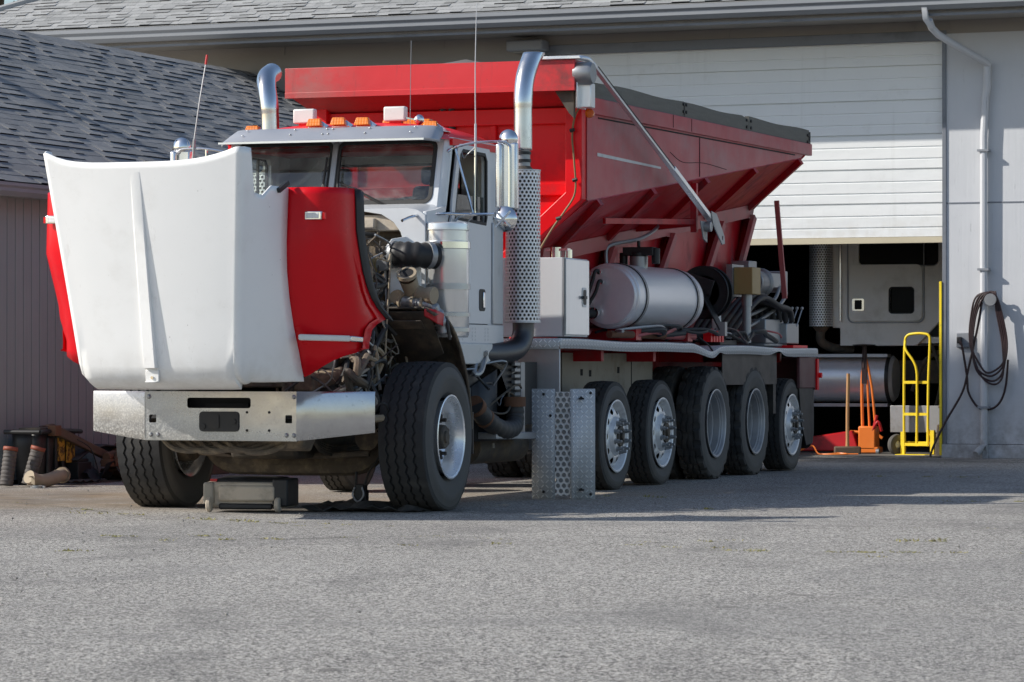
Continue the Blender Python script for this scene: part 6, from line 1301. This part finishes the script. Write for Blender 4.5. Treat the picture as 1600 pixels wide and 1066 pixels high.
# red floor jack lying low
rj=thing('red_trolley_jack','low bright red trolley jack on the bay floor','floor jack',(-.35,18.1,0)); b=MB(); b.hexa([(-.75,-.12,.03),(.45,-.12,.03),(.45,.14,.03),(-.75,.14,.03),(-.70,-.10,.14),(.35,-.10,.30),(.35,.12,.30),(-.70,.12,.14)]); b.build('body','jackred',rj,bevel=.02)
b=MB(); b.cyl((-.55,-.18,.05),(-.55,.18,.05),.05,14); b.cyl((.3,-.18,.05),(.3,.18,.05),.05,14); b.build('wheel','steel',rj); b=MB(); b.tube([(.3,0,.28),(.6,0,.26),(.72,0,.20)],.02,8); b.build('handle_socket','orange',rj)
t=thing('steel_channel','small pale steel channel piece standing on the bay floor','steel channel',(-.55,16.9,0)); b=MB(); b.box(-.15,.05,-.2,.2,.17,.185); b.box(-.15,-.135,-.2,.2,0,.17); b.box(.035,.05,-.2,.2,0,.17); b.build('channel','alu_dull',t,bevel=.003)
t=thing('orange_air_line','thin orange air line tangled on the ground in front of the red jack','air line',(-.3,17.0,0)); b=MB(); b.tube([(-.2,0,.02),(0,.1,.12),(.15,-.1,.02),(.35,.05,.03),(.5,-.05,.02),(.3,-.12,.02),(.1,0,.015),(.6,.1,.02)],.010,6); b.build('line','orange',t)
t=thing('metal_stand','grey metal stand beside the yellow jamb strip','stand',(1.42,16.95,0)); b=MB(); b.hexa([(-.10,-.08,0),(.10,-.08,0),(.10,.1,0),(-.10,.1,0),(-.07,-.06,.40),(.06,-.06,.40),(.06,.08,.40),(-.07,.08,.40)]); b.box(-.04,.05,-.03,.05,.40,.62); b.box(-.06,.07,-.04,.06,.60,.64); b.build('stand','dusty',t,bevel=.012)
t=thing('metal_tray','silver sheet metal tray leaning behind the hand truck','tray',(.75,18.0,0)); b=MB(); b.box(-.25,.75,-.01,.02,.28,.62); b.build('tray','alu_dull',t,bevel=.004)

# more scrap between the bin and the tyre
random.seed(41)
def scrap(name,label,cat,x,y,fn,m):
    t=MB(); fn(t); o_=t.build(name,m,bevel=.006); o_.location=(x,y,0); tag(o_,label,cat); return o_
scrap('crumpled_panel','crumpled black panel lying low between the bin and the brake drum','scrap panel',-4.15,4.95,lambda t:t.grid([[(i*.05-.1+random.uniform(-.02,.02),j*.11-.3,max(.005,.13+.07*sin(i*1.3+j)+random.uniform(-.03,.03)-abs(j-3)*.025)) for j in range(7)] for i in range(5)]),'black')
scrap('engine_mount','small rusty engine bracket lying on top of the crumpled panel','bracket',-4.12,5.05,lambda t:(t.box(-.05,.06,-.10,.10,.15,.22),t.cyl((0,-.08,.24),(0,.10,.26),.045,12),t.cyl((.05,.0,.16),(.08,.02,.30),.025,8)),'rust')
scrap('coiled_pipe','coiled rusty pipe lying by the wall beyond the crumpled panel','pipe',-4.2,5.35,lambda t:t.tube([(cos(a*.6)*.13,sin(a*.6)*.17,.05+a*.008) for a in range(22)],.022,8,2),'rust')
scrap('dirty_rag','dirty grey rag lying on the ground in front of the black bin','rag',-4.08,4.35,lambda t:t.grid([[(i*.05-.1,j*.06-.2,.012+.035*abs(sin(i*1.7+j*1.1))) for j in range(8)] for i in range(5)]),'grime')
scrap('battery_case','small black battery case on its side under the leaning steel beam','battery',-4.32,4.72,lambda t:(t.box(-.1,.1,-.14,.14,.0,.2),t.box(-.08,.08,-.12,.12,.2,.23)),'black')
